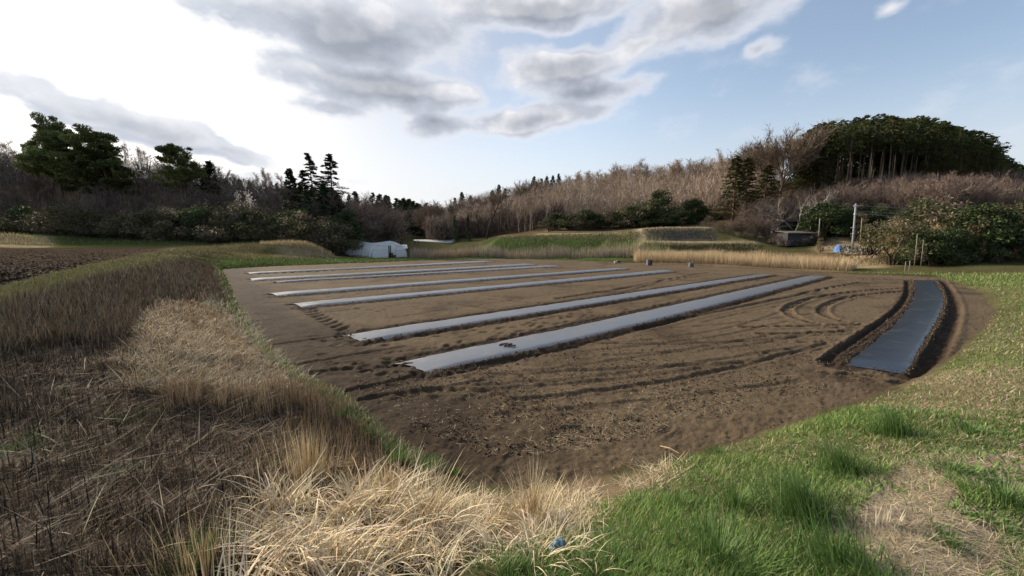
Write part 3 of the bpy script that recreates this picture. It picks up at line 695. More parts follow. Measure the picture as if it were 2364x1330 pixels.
def bare_tree(seed, th, r0, n1, start, ang1, len1, n2, n3, tl, tw, up=.06, wob=.1, lean=0.0, stems=1, cb=(.11, .085, .07), ct=(.12, .088, .072), ang2=.6, top=True):
    r = np.random.default_rng(seed); tb = MB(); tg = Twigs()
    def sub(p2, L2):
        for k in range(n3):
            q, dd = along(p2, .2 + .8 * (k + r.random()) / n3); dr = rot_about(dd, r.uniform(.25, .9), r) + np.array([0, 0, up * 3]); l = tl * r.uniform(.5, 1.2)
            dr /= np.linalg.norm(dr); e = q + dr * l; tg.add(q, e, tw)
            for _ in range(3):
                q2 = q + (e - q) * r.uniform(.2, .9); d3 = rot_about(dr, r.uniform(.3, .8), r); tg.add(q2, q2 + d3 * l * r.uniform(.35, .7), tw * .75)
    for s_ in range(stems):
        a = r.uniform(0, 6.28); ln = lean if stems == 1 else r.uniform(.15, .55)
        d = np.array([math.sin(ln) * math.cos(a if stems > 1 else .3), math.sin(ln) * math.sin(a if stems > 1 else .3), math.cos(ln)])
        tp = path((0, 0, -.3), d, th + .3, 7, wob * .6, .02, r); tb.tube(tp, [r0 * (1 - .7 * k / 7) for k in range(8)], 6)
        for i in range(n1):
            t = start + (1 - start) * (i + r.random() * .7) / n1; p, dd = along(tp, min(t, .999)); dr = rot_about(dd, ang1 * r.uniform(.7, 1.25), r)
            L = len1 * r.uniform(.7, 1.15) * (1.15 - .55 * (t - start) / (1 - start + 1e-6)); lp = path(p, dr, L, 5, wob, up, r); rr = r0 * .42 * (1.2 - .6 * t)
            tb.tube(lp, [rr * (1 - .8 * k / 5) for k in range(6)], 4, False)
            for j in range(n2):
                t2 = .25 + .75 * (j + r.random()) / n2; q, d2 = along(lp, min(t2, .999)); L2 = L * r.uniform(.3, .55) * (1.2 - .5 * t2); sp = path(q, rot_about(d2, ang2 * r.uniform(.6, 1.3), r), L2, 3, wob, up, r)
                tb.tube(sp, [rr * .38, rr * .28, rr * .2, rr * .1], 3, False); sub(sp, L2)
            sub(lp[2:], L * .4)
    tm = tb.mesh('trunk', True)
    cm = tg.mesh('crown', ct, .25, r)
    a = tm.attributes.new('col', 'FLOAT_COLOR', 'POINT'); a.data.foreach_set('color', np.tile(np.r_[np.array(cb), 1].astype(np.float32), len(tm.vertices)))
    return tm, cm
def leaf_mesh(name, ctr, dirs, nrm, L, Wd, cols):
    n = len(ctr); dirs = dirs / (np.linalg.norm(dirs, axis=1)[:, None] + 1e-9); s = np.cross(dirs, nrm); s /= np.linalg.norm(s, axis=1)[:, None] + 1e-9
    L = np.broadcast_to(L, n)[:, None]; Wd = np.broadcast_to(Wd, n)[:, None]
    V = np.stack([ctr - dirs * L * .5, ctr + s * Wd * .5 + dirs * L * .05, ctr + dirs * L * .5, ctr - s * Wd * .5 + dirs * L * .05], 1).reshape(-1, 3)
    return mesh_np(name, V, np.arange(4 * n).reshape(-1, 4), np.repeat(cols, 4, 0))
def trunk_mesh(tb, c):
    tm = tb.mesh('trunk', True); a = tm.attributes.new('col', 'FLOAT_COLOR', 'POINT'); a.data.foreach_set('color', np.tile(np.r_[np.array(c), 1].astype(np.float32), len(tm.vertices))); return tm
def conifer(seed, H, cs, Rm, nb, spr, L, c, shape='cone', droop=.25, r0=.16, ctrunk=(.10, .075, .06), var=.35, irr=.25, whorl=0, spread=.55, ratio=.5, pw=.75):
    """straight trunk, branches carrying flat sprays of needles"""
    r = np.random.default_rng(seed); tb = MB(); tp = path((0, 0, -.4), (0, 0, 1), H + .2, 8, .012, .02, r); tb.tube(tp, [r0 * (1 - .9 * k / 8) for k in range(9)], 6)
    ctr, dr, nr, Ls = [], [], [], []
    for i in range(nb):
        u = (i + r.random()) / nb
        if whorl: u = math.floor(u * whorl) / whorl + r.random() * .35 / whorl
        t = cs + (1 - cs) * u
        prof = {'cone': (1 - u) ** pw * .97 + .03, 'round': math.sqrt(max(0, 1 - (u * 1.02 - .35) ** 2 / .45)) if u > .35 else .75 + .25 * u / .35, 'col': min(1, (1 - u) * 2.2) ** .6 * (.7 + .3 * min(1, u * 4))}[shape]
        R_ = Rm * prof * r.uniform(1 - irr, 1 + irr); a = r.uniform(0, 6.283); p, _ = along(tp, min(t, .999)); rise = r.uniform(-.15, .35)
        d = np.array([math.cos(a), math.sin(a), rise]); 
        if R_ > .5: tb.tube([p, p + d * R_ * .55, p + d * R_ * .9 + np.array([0, 0, -droop * R_ * .3])], [.03, .02, .008], 3, False)
        for k in range(spr):
            s = r.uniform(.25, 1.0) ** .8; q = p + d * R_ * s + np.array([0, 0, -droop * R_ * s * s]) + r.normal(0, .10 * Rm * .5 * (spread / .55), 3) * np.array([1, 1, .7])
            dd = d + r.normal(0, spread, 3) + np.array([0, 0, -droop * s]); ctr.append(q); dr.append(dd); nr.append(r.normal(0, .6, 3) + np.array([0, 0, 1])); Ls.append(L * r.uniform(.6, 1.3))
    Ls = np.array(Ls); n = len(ctr)
    return trunk_mesh(tb, ctrunk), leaf_mesh('crown', np.array(ctr), np.array(dr), np.array(nr), Ls, Ls * ratio, vary(c, n, var, r))
def clumped(seed, H, cl, per, L, c, var=.35, stems=5, r0=.08, flat=.6, c2=None, elong=.55, trunk_c=(.09, .07, .055), twigs=False, droop=0.0):
    """crown of leaf clumps cl = [(x, y, z, radius)] on forked stems"""
    r = np.random.default_rng(seed); tb = MB(); ctr, dr, nr = [], [], []
    cols = []
    for (x, y, z_, R_) in cl:
        n = int(per * R_ ** 1.6) + 8; v = r.normal(size=(n, 3)); v /= np.linalg.norm(v, axis=1)[:, None]; rad = R_ * r.random(n) ** .45
        q = np.array([x, y, z_]) + v * rad[:, None] * np.array([1, 1, flat]); ctr.append(q); dr.append(v + r.normal(0, .6, (n, 3)) - np.array([0, 0, droop])); nr.append(v * .6 + r.normal(0, .5, (n, 3)) + np.array([0, 0, .5]))
        cc = vary(c if (c2 is None or r.random() < .6) else c2, n, var, r) * r.uniform(.75, 1.25); cols.append(cc)
    for i in range(stems):
        x, y, z_, R_ = cl[int(r.integers(len(cl)))]
        tb.tube([(x * .08, y * .08, -.3), (x * .25, y * .25, z_ * .45), (x * .7, y * .7, z_ * .8), (x, y, z_ + R_ * .2)], [r0, r0 * .75, r0 * .4, r0 * .12], 5, False)
    ctr = np.vstack(ctr); dr = np.vstack(dr); nr = np.vstack(nr); n = len(ctr); Ls = L * r.uniform(.6, 1.35, n)
    return trunk_mesh(tb, trunk_c), leaf_mesh('crown', ctr, dr, nr, Ls, Ls * elong, np.vstack(cols))
def dome_clumps(seed, R_, H, n, rc, lo=.1):
    r = np.random.default_rng(seed); o = []
    for _ in range(n):
        v = r.normal(size=3); v[2] = abs(v[2]); v /= np.linalg.norm(v); k = r.uniform(.55, 1) ** .6
        o.append((v[0] * R_ * k, v[1] * R_ * k, H * (lo + (1 - lo) * v[2] * k * .85), rc * r.uniform(.6, 1.3)))
    return o
def pine(seed, H, c=(.10, .118, .042)):
    r = np.random.default_rng(seed); tb = MB(); tp = path((0, 0, -.4), (.12, .05, 1), H * .95, 8, .07, .03, r); tb.tube(tp, [.22 * (1 - .75 * k / 8) for k in range(9)], 6); cl = []
    for i in range(22):
        t = .42 + .56 * (i + r.random()) / 22; p, _ = along(tp, min(t, .99)); a = r.uniform(0, 6.28); L = H * .30 * (1.25 - t) * r.uniform(.7, 1.3) + .5
        lp = path(p, (math.cos(a), math.sin(a), .25), L, 4, .16, .02, r); tb.tube(lp, [.07, .055, .04, .03, .015], 4, False)
        for s in (.5, .75, 1.0):
            q, _ = along(lp, min(s, .999)); cl.append((*(q + r.normal(0, .45, 3)), H * .047 * r.uniform(.7, 1.5)))
    q = tp[-1]; cl += [(q[0] + r.normal(0, .5), q[1] + r.normal(0, .5), q[2] + r.uniform(-.6, .3), H * .06) for _ in range(4)]
    ctr, dr, nr, cols = [], [], [], []
    for (x, y, z_, R_) in cl:
        n = int(520 * R_ ** 1.2); v = r.normal(size=(n, 3)); v /= np.linalg.norm(v, axis=1)[:, None]
        ctr.append(np.array([x, y, z_]) + v * (R_ * r.random(n) ** .4)[:, None] * np.array([1.1, 1.1, .72])); dr.append(v + np.array([0, 0, .5]) + r.normal(0, .3, (n, 3))); nr.append(r.normal(size=(n, 3))); cols.append(vary(c, n, .4, r) * r.uniform(.8, 1.25))
    ctr = np.vstack(ctr); n = len(ctr); Ls = .28 * r.uniform(.6, 1.4, n)
    return trunk_mesh(tb, (.11, .075, .055)), leaf_mesh('crown', ctr, np.vstack(dr), np.vstack(nr), Ls, Ls * .38, np.vstack(cols))

class Kind:
    def __init__(s, meshes, H, mats): s.tm, s.cm = meshes; zz = np.zeros(len(s.cm.vertices) * 3, np.float32); s.cm.vertices.foreach_get('co', zz); s.H = float(np.percentile(zz[2::3], 99)); s.mt, s.mc = mats
def plant(kind, x, y, h, name, label, cat, group=None, rz=None, wide=1.0, sink=0.0, part='crown'):
    k = h / kind.H; o = empty(name, (x, y, hz(x, y) - sink), RNG.uniform(0, 6.28) if rz is None else rz, (k * wide, k * wide, k))
    obj('trunk', kind.tm, kind.mt, o); obj(part, kind.cm, kind.mc, o)
    return tag(o, label, cat, group)
def plant_px(kind, px, Y, pytop, *a, **k):
    p = P(px, pytop, Y); g_ = hz(p[0], Y); return plant(kind, p[0], Y, max(p[2] - g_, .8), *a, **k)
BK, TW, LF, ND = (MAT['bark'], MAT['twig']), None, (MAT['bark'], MAT['leaf']), (MAT['bark'], MAT['needle'])
K = {}
def mk(n, H, meshes, mats): K[n] = Kind(meshes, H, mats)
# leafless trees
for i in range(4):
    mk('tall%d' % i, 10, bare_tree(100 + i, 9.3, .10, 13, .38,   .50, 2.6, 5, 5, .9, .026, up=.10, wob=.07, cb=(.40, .33, .27), ct=(.35, .275, .205)), BK)
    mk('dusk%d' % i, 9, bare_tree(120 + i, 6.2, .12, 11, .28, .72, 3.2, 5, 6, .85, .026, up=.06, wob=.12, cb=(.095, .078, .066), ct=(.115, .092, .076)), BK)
for i in range(3):
    mk('fan%d' % i, 9, bare_tree(140 + i, 3.0, .16, 17, .35, .85, 4.6, 10, 12, .7, .022, up=.05, wob=.09, cb=(.11, .085, .065), ct=(.21, .158, .112), ang2=.5), BK)
    mk('brush%d' % i, 4, bare_tree(160 + i, 2.6, .045, 5, .25, .6, 1.6, 4, 5, .55, .011, up=.05, wob=.16, stems=7, cb=(.10, .08, .068), ct=(.20, .148, .118)), BK)
mk('gnarl0', 6, bare_tree(181, 3.6, .22, 11, .3, .95, 3.9, 6, 6, .6, .017, up=-.01, wob=.22, lean=.25, cb=(.36, .33, .29), ct=(.36, .325, .285)), BK)
mk('gnarl1', 7, bare_tree(183, 5.0, .17, 8, .35, .8, 3.4, 5, 5, .6, .012, up=.03, wob=.18, lean=-.45, cb=(.075, .06, .052), ct=(.12, .10, .088)), BK)
mk('lone', 11, bare_tree(185, 9.5, .2, 9, .45, .9, 2.6, 4, 5, .7, .014, up=.0, wob=.16, lean=-.2, cb=(.055, .042, .036), ct=(.10, .076, .064)), BK)
# conifers
for i in range(3):
    mk('hinoki%d' % i, 11, conifer(200 + i, 11, (.30, .40, .47)[i], (1.55, 1.75, 1.4)[i], 100, 24, .32, (.088, .105, .036), ('round', 'col', 'round')[i], .25, .12, (.10, .078, .062), .45, .4), ND)
    if i == 0: mk('hinokitall', 11, conifer(206, 11, .56, 1.6, 80, 24, .32, (.088, .105, .036), 'round', .25, .12, (.12, .095, .075), .45, .4), ND)
    mk('cedar%d' % i, 11, conifer(210 + i, 11, .14, 1.9, 210, 24, .34, (.080, .084, .030), 'cone', .25, .17, (.13, .085, .055), .45, .45, spread=.4, ratio=.4, pw=.55), ND)
    mk('spruce%d' % i, 12, conifer(220 + i, 12, .12, 3.2, 120, 26, .42, (.046, .054, .026), 'cone', .22, .16, (.08, .06, .05), .4, .5, spread=.28, ratio=.3, pw=1.05), ND)
    mk('darkcone%d' % i, 10, conifer(230 + i, 10, .05, 2.0, 130, 16, .42, (.042, .060, .028), 'cone', .3, .14, (.07, .055, .045), .35, .3), ND)
    mk('pine%d' % i, 12, pine(240 + i, 12), ND)
# evergreen and scrubby bushes
for i in range(3):
    mk('ever%d' % i, 5, clumped(300 + i, 5, dome_clumps(300 + i, 2.2, 4.6, 36, .8), 240, .22, (.050, .070, .024), .4), LF)
    mk('vine%d' % i, 3.2, clumped(310 + i, 3.2, dome_clumps(310 + i, 2.1, 2.9, 34, .62), 170, .17, (.085, .080, .034), .4, c2=(.125, .100, .062), elong=.4, droop=.6), LF)
    mk('bamboo%d' % i, 4.5, clumped(320 + i, 4.5, dome_clumps(320 + i, 1.05, 4.4, 40, .42), 380, .15, (.115, .108, .040), .45, c2=(.22, .165, .08), elong=.28, droop=.9), LF)
    mk('tan%d' % i, 3.2, clumped(330 + i, 3.2, dome_clumps(330 + i, .8, 3.3, 24, .34), 380, .14, (.26, .19, .10), .4, c2=(.15, .125, .055), elong=.3, droop=.9), LF)
mk('blossom0', 5, clumped(340, 5, dome_clumps(340, 1.5, 4.9, 44, .36, .35), 90, .11, (.46, .43, .40), .25, elong=.8, stems=14, flat=.8, trunk_c=(.1, .085, .07)), (MAT['bark'], MAT['petal']))
mk('blossom1', 5, clumped(341, 5, dome_clumps(341, 2.2, 4.9, 34, .4, .4), 80, .13, (.26, .20, .18), .25, elong=.8, stems=14, flat=.8, trunk_c=(.1, .08, .07)), (MAT['bark'], MAT['petal']))

def thicket(name, n, sampler, Hc, L, w, cols, wts, label, lean=(.0, 1.0), cat='wood'):
    x, y = sampler(n); n = len(x); u = U(.05, 1, n) ** .8; hc = Hc(x, y) * (.62 + .76 * fbm(x, y, .16, 3, 301)); k_ = RNG.choice(len(cols), n, p=np.array(wts) / sum(wts))
    c_ = np.array(cols)[k_] * (1 + (RNG.random((n, 1)) - .5) * .5) * (.7 + .6 * fbm(x, y, .09, 3, 303))[:, None]
    b_ = np.column_stack([x, y, Hq(x, y) + u * np.maximum(hc - L * .8, .1)]); v_, f_, kk_ = blades(b_, U(.6, 1.3, n) * L, U(.6, 1.3, n) * w, U(0, 6.28, n), U(*lean, n), U(-.4, .3, n), c_, c_, 2)
    o = obj(name, mesh_np(name, v_, f_, kk_), MAT['twig']); return tag(o, label, cat, kind='stuff')
def poly_sampler(pl):
    pl = np.array([((a - 1182) / FPX * b, b) for a, b in pl])
    def f(n):
        lo, hi = pl.min(0), pl.max(0); q = RNG.random((n * 4, 2)) * (hi - lo) + lo; q = q[inpoly(q[:, 0], q[:, 1], pl)][:n]; return q[:, 0], q[:, 1]
    return f
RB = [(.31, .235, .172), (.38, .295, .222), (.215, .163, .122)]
thicket('bare_wood', 150000, poly_sampler([(985, 100), (1060, 101), (1180, 92), (1300, 84), (1500, 79), (1690, 70), (1770, 75), (1800, 100), (1700, 125), (1500, 137), (1300, 142), (1150, 150), (985, 150)]), lambda x, y: np.interp(y, [80, 100, 130], [6.0, 7.5, 9.0]), 1.15, .052, RB, [4, 3, 3], 'pinkish brown mass of bare twigs covering the right hillside')
thicket('bare_wood', 4200, poly_sampler([(1100, 98), (1300, 86), (1500, 81), (1690, 74), (1760, 80), (1760, 105), (1500, 130), (1300, 136), (1100, 140)]), lambda x, y: 5.5 + 0 * x, 3.6, .075, [(.46, .38, .30), (.36, .29, .22)], [1, 1], 'pale slender trunks standing through the right hillside wood', lean=(.0, .14))
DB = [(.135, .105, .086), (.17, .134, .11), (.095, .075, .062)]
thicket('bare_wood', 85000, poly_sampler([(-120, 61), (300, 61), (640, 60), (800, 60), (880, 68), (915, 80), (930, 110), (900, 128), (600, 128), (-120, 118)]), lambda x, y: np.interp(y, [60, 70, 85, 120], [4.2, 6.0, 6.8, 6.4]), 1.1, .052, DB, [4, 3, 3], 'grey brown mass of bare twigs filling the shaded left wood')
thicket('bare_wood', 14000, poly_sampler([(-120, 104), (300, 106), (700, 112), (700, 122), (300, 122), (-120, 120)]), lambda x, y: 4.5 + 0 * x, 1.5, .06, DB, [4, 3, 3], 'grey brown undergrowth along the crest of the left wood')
thicket('bare_wood', 15000, poly_sampler([(1740, 58), (1870, 58), (2000, 57), (2150, 50), (2450, 44), (2450, 62), (2150, 65), (1950, 67), (1740, 67)]), lambda x, y: 2.6 + 0 * x, 1.1, .034, [(.21, .155, .125), (.25, .19, .155), (.14, .105, .085)], [4, 3, 3], 'reddish brown brushwood on the slope under the grove')
thicket('bare_wood', 9000, poly_sampler([(985, 102), (1060, 100), (1180, 92), (1300, 84), (1300, 90), (1180, 98), (1060, 106), (985, 108)]), lambda x, y: 5 + 0 * x, 1.7, .05, [(.12, .09, .075), (.10, .076, .064)], [1, 1], 'grey brown edge of bare trees along the valley field')
# ------------------------------------------------------------------ left wood
def pick(base, n): return K['%s%d' % (base, int(RNG.integers(n)))]
LG = 'leafless trees of the left wood'
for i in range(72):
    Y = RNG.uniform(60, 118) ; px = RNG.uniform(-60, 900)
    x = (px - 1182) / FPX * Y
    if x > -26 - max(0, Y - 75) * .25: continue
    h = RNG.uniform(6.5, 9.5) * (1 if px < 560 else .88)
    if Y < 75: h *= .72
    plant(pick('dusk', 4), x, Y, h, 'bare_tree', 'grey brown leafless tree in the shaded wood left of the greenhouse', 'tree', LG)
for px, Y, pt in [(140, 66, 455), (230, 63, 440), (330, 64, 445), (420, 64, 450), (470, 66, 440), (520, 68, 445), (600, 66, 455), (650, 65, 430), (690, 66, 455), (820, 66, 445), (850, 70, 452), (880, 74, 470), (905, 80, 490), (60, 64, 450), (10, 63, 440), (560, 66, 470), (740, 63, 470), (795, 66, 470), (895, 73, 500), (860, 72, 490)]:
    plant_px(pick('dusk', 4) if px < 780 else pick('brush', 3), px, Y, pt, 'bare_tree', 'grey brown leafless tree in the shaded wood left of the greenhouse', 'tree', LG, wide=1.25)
for i, px in enumerate(range(-40, 500, 22)):
    x = (px - 1182) / FPX * 111; plant(pick('ever', 3), x, 109 + (i % 3) * 2, RNG.uniform(2.6, 4.2), 'evergreen_bush', 'low evergreen undergrowth along the crest of the left wood', 'bush', 'undergrowth on the left crest', wide=1.7)
for px, Y, pt in [(210, 112, 318), (260, 115, 325), (310, 115, 338), (340, 112, 345), (540, 120, 398), (610, 118, 388), (625, 118, 395), (500, 118, 385), (280, 112, 330), (5, 95, 318), (25, 95, 325), (45, 95, 335), (580, 120, 398), (655, 118, 402)]:
    plant_px(pick('tall', 4), px, Y, pt, 'bare_tree', 'slim leafless tree standing out against the sky on the left ridge', 'tree', 'leafless trees along the left ridge', wide=1.2)
plant_px(K['gnarl1'], 275, 59.5, 430, 'bare_tree', 'leaning leafless tree with a dark trunk in front of the left wood', 'tree', rz=.2)
T = 'pine_tree'
plant_px(K['pine0'], 88, 72, 268, T, 'tallest pine at the far left, its thin top against the white sky', 'tree', rz=1.0, wide=.75)
plant_px(K['pine1'], 130, 69, 302, T, 'broad dark pine right below the tallest pine of the left wood', 'tree', rz=2.4, wide=1.05)
plant_px(K['pine2'], 212, 70, 310, T, 'broad green pine in the middle of the left wood, third from the left', 'tree', rz=.3, wide=1.05)
plant_px(K['pine0'], 262, 70, 345, T, 'low green pine leaning right beside the broad middle pine', 'tree', rz=4.0, wide=1.25)
plant_px(K['pine1'], 405, 74, 340, T, 'lone umbrella shaped pine with a bare trunk on the left slope', 'tree', rz=5.2, wide=1.1)
plant_px(K['darkcone0'], 478, 76, 373, 'conifer_tree', 'short dark rounded conifer beside the umbrella shaped pine', 'tree', wide=1.6)
plant_px(K['spruce0'], 722, 68, 357, 'spruce_tree', 'left one of the two tall pointed dark spruces behind the greenhouse', 'tree', wide=1.2)
plant_px(K['spruce1'], 764, 66, 360, 'spruce_tree', 'right one of the two tall pointed dark spruces behind the greenhouse', 'tree', wide=1.35)
plant_px(K['spruce2'], 690, 66, 395, 'spruce_tree', 'lower dark spruce at the left foot of the two pointed spruces', 'tree', wide=1.3)
plant_px(K['darkcone1'], 672, 70, 392, 'conifer_tree', 'rounded dark conifer just left of the pointed spruces', 'tree', wide=1.3)
plant_px(K['darkcone2'], 705, 62, 440, 'conifer_tree', 'low dark conifer under the pointed spruces', 'tree', wide=1.3)
plant_px(K['darkcone0'], 745, 63, 425, 'conifer_tree', 'dark bushy conifer filling the gap below the two pointed spruces', 'tree', wide=1.5)
plant_px(K['darkcone2'], 778, 63, 450, 'conifer_tree', 'low dark conifer at the right foot of the pointed spruces', 'tree', wide=1.4)
plant_px(K['blossom0'], 562, 60, 443, 'blossom_tree', 'small white flowering tree in the dark left wood', 'tree', wide=.62)
plant_px(K['blossom0'], 330, 92, 360, 'blossom_tree', 'white flowering tree on the left ridge between the pines', 'tree', wide=1.4)
for i in range(64):                                    # conifers of the far left ridge down to the valley
    px = RNG.uniform(470, 985); Y = RNG.uniform(120, 170); top = np.interp(px, [470, 600, 700, 850, 920, 985], [398, 412, 418, 442, 455, 466]) + abs(RNG.normal(0, 9))
    if px < 800: top += 6
    plant_px(pick('darkcone', 3), px, Y, top, 'conifer_tree', 'small dark conifer on the far ridge running down to the valley', 'tree', 'conifers on the far left ridge', wide=1.5)
for i in range(28):
    px = RNG.uniform(905, 988); Y = RNG.uniform(142, 152)
    plant_px(pick('darkcone', 3), px, Y, RNG.uniform(468, 500), 'conifer_tree', 'tall blackish conifer in the valley mouth behind the greenhouse', 'tree', 'conifers closing the valley', wide=1.5)
for i in range(110):                                    # tangled edge of the wood
    px = -60 + i * 8.0 + RNG.uniform(-8, 8); Y = RNG.uniform(56.5, 61); top = RNG.uniform(468, 535) if px < 560 else RNG.uniform(485, 540)
    if px > 790: continue
    dark = RNG.random() < .5
    plant_px(pick('ever', 3) if dark else pick('vine', 3), px, Y + (2 if dark else 0), top, 'scrub_bush', 'dark green evergreen scrub at the foot of the left wood' if dark else 'brownish scrub draped in creepers at the foot of the left wood', 'bush',
             'evergreen scrub under the left wood' if dark else 'creeper covered scrub under the left wood', wide=1.0)
for i, (px, Y, top) in enumerate([(720, 54, 545), (760, 55, 540), (800, 72, 540), (840, 73, 528), (870, 74, 518), (900, 76, 520), (772, 57, 548), (690, 56, 520), (740, 58, 525), (815, 74, 535)]):
    plant_px(pick('vine', 3) if i % 2 else pick('brush', 3), px, Y, top, 'bramble_bush', 'low grey brown bramble behind the straw mound and greenhouse', 'bush', 'brambles behind the greenhouse', wide=1.5)

# ------------------------------------------------------------------ right hillside
HG = 'leafless trees on the right hillside'
cnt = 0
while cnt < 125:
    px = RNG.uniform(985, 1760); Y = RNG.uniform(84, 138) if px > 1180 else RNG.uniform(100, 150); x = (px - 1182) / FPX * Y
    gz = hz(x, Y); pb = to_px(x, Y, gz)[1]
    sky_ = np.interp(px, [980, 1100, 1200, 1300, 1400, 1500, 1650, 1760], [472, 462, 432, 405, 392, 380, 372, 352])
    h = RNG.uniform(6.5, 9.0)
    if to_px(x, Y, gz + h)[1] < sky_ - RNG.uniform(0, 8): h = max(4.0, (gz + h - CAM_H) * 0 + P(px, sky_ + RNG.uniform(-6, 10), Y)[2] - gz)
    if h > 12: continue
    plant(pick('tall', 4), x, Y, h, 'bare_tree', 'slim pale brown leafless tree in the wood covering the right hillside', 'tree', HG, wide=RNG.uniform(.9, 1.25)); cnt += 1
for px in np.arange(1320, 1760, 12):
    Y = np.interp(px, [1320, 1760], [128, 98]) + RNG.uniform(-6, 6); top = np.interp(px, [1290, 1400, 1500, 1650, 1760], [402, 388, 376, 368, 350]) + RNG.uniform(-6, 10)
    plant_px(pick('tall', 4), px, Y, top, 'bare_tree', 'slim leafless tree on the crest of the right hillside against the sky', 'tree', 'leafless trees along the right crest', wide=1.5)
for px, Y, top in [(980, 120, 485), (992, 112, 492), (1022, 116, 468), (1048, 118, 466), (1075, 116, 468), (1120, 118, 458), (1145, 114, 462), (1200, 112, 450), (1010, 112, 478), (1035, 108, 492), (985, 116, 480), (1060, 108, 490), (1090, 112, 470), (1135, 106, 470), (1000, 105, 500), (1160, 108, 455), (1180, 118, 440), (1215, 122, 425), (1240, 124, 418), (1105, 120, 455)]:
    plant_px(pick('fan', 3), px, Y, top, 'bare_tree', 'spreading leafless tree at the left foot of the right hillside', 'tree', 'spreading leafless trees by the valley', wide=1.15)
plant_px(K['lone'], 1122, 92, 448, 'bare_tree', 'tall dark leafless tree standing forward of the right hillside', 'tree', rz=3.0)
plant_px(K['tall1'], 1652, 88, 345, 'bare_tree', 'single tall leafless tree rising above the right crest', 'tree', wide=.9)
for px, Y, top in [(1068, 145, 445), (1085, 145, 452), (1050, 148, 458), (1150, 138, 428), (1165, 138, 436), (1135, 140, 440), (1234, 134, 408), (1262, 132, 408), (1276, 131, 406), (1290, 130, 402), (1250, 133, 414)]:
    plant_px(pick('darkcone', 3), px, Y, top, 'conifer_tree', 'small pointed dark conifer on the skyline of the far hill', 'tree', 'conifers on the far skyline', wide=1.25)
for px, Y, top, lab in [(1050, 95, 498, 'young bluish green conifer left of the tall dark leafless tree'), (1080, 94, 496, 'young green conifer closest to the tall dark leafless tree')]:
    plant_px(K['darkcone0'], px, Y, top, 'conifer_tree', lab, 'tree', wide=.75)
plant_px(K['blossom1'], 1092, 100, 468, 'blossom_tree', 'pale pinkish flowering tree at the left foot of the right hillside', 'tree')
for px, Y, top, w in [(1268, 76, 505, 1.5), (1292, 76, 492, 1.4), (1320, 75, 496, 1.5), (1350, 75, 486, 1.4), (1378, 75, 496, 1.5), (1405, 74, 484, 1.4), (1432, 74, 490, 1.5), (1455, 74, 478, 1.2), (1480, 73, 462, 1.0), (1520, 73, 444, 1.0), (1500, 71, 482, 1.5), (1550, 72, 466, 1.2), (1600, 70, 460, 1.0), (1575, 68, 486, 1.5), (1630, 68, 478, 1.2), (1655, 66, 492, 1.5), (1535, 69, 492, 1.6)]:
    plant_px(pick('ever', 3) if RNG.random() < .7 else pick('vine', 3), px, Y, top, 'evergreen_bush', 'dark evergreen bush in the row under the right hillside wood', 'bush', 'evergreen bushes above the terraces', wide=w)
plant_px(K['cedar0'], 1702, 62, 362, 'cedar_tree', 'left one of the pair of tall brown green cedars by the old shed', 'tree', wide=1.35)
plant_px(K['cedar1'], 1730, 63, 366, 'cedar_tree', 'right one of the pair of tall brown green cedars by the old shed', 'tree', wide=1.35)
plant_px(K['cedar2'], 1772, 66, 384, 'cedar_tree', 'shorter dark cedar right of the tall cedar pair', 'tree', wide=1.7)
plant_px(K['fan0'], 1812, 68, 300, 'bare_tree', 'large fan shaped leafless tree beside the conifer grove', 'tree', wide=1.0)
for px, Y, top in [(1755, 80, 335), (1735, 84, 345), (1770, 84, 330), (1860, 74, 310)]:
    plant_px(pick('fan', 3), px, Y, top, 'bare_tree', 'leafless tree behind the large fan shaped one by the grove', 'tree', 'leafless trees left of the conifer grove', wide=.8)
cnt = 0
for row, (Y0, off) in enumerate([(69, 0), (72.5, 9), (76, 4), (80, 12), (84, 2), (88, 8), (92, 14)]):   # conifer grove on the knoll
    for px in np.arange(1868 + off, 2345, 25):
        Y = Y0 + RNG.uniform(-1.5, 1.5) - max(0, px - 2150) * .02; top = np.interp(px, [1860, 1900, 1960, 2040, 2120, 2180, 2240, 2290, 2320, 2345], [302, 292, 286, 275, 280, 288, 305, 332, 362, 392]) + RNG.uniform(-12, 24)
        plant_px(K['hinokitall'] if row < 3 and 1935 < px < 2165 else pick('hinoki', 3), px, Y, top, 'cypress_tree', 'straight dark cypress of the dense grove on the right knoll', 'tree', 'cypress grove on the right knoll', wide=RNG.uniform(1.0, 1.3)); cnt += 1
for i, px in enumerate(np.arange(1850, 2350, 21)):
    plant_px(pick('ever', 3), px, 97 - (i % 3) * 2, np.interp(px, [1850, 2100, 2350], [388, 372, 400]) + RNG.uniform(-12, 12), 'evergreen_bush', 'dark evergreen undergrowth behind the trunks of the cypress grove', 'bush', 'undergrowth behind the grove', wide=1.2)
for px, Y, top in [(1862, 68, 345), (1868, 69, 312), (1900, 66, 340), (1920, 66, 372), (1945, 66, 395), (2130, 65, 372), (2100, 66, 390), (1880, 67, 330), (1895, 66, 365), (1875, 66, 390), (2190, 64, 340), (2225, 63, 345), (2260, 62, 350), (2290, 62, 365), (2310, 61, 385), (2160, 64, 355), (2335, 60, 400), (1850, 67, 420), (1880, 66, 425), (1830, 67, 440), (2355, 62, 395)]:
    plant_px(pick('cedar', 3), px, Y, top, 'cedar_tree', 'bushy cedar clothing the edge of the grove down to the ground', 'tree', 'cedars edging the grove', wide=1.25)
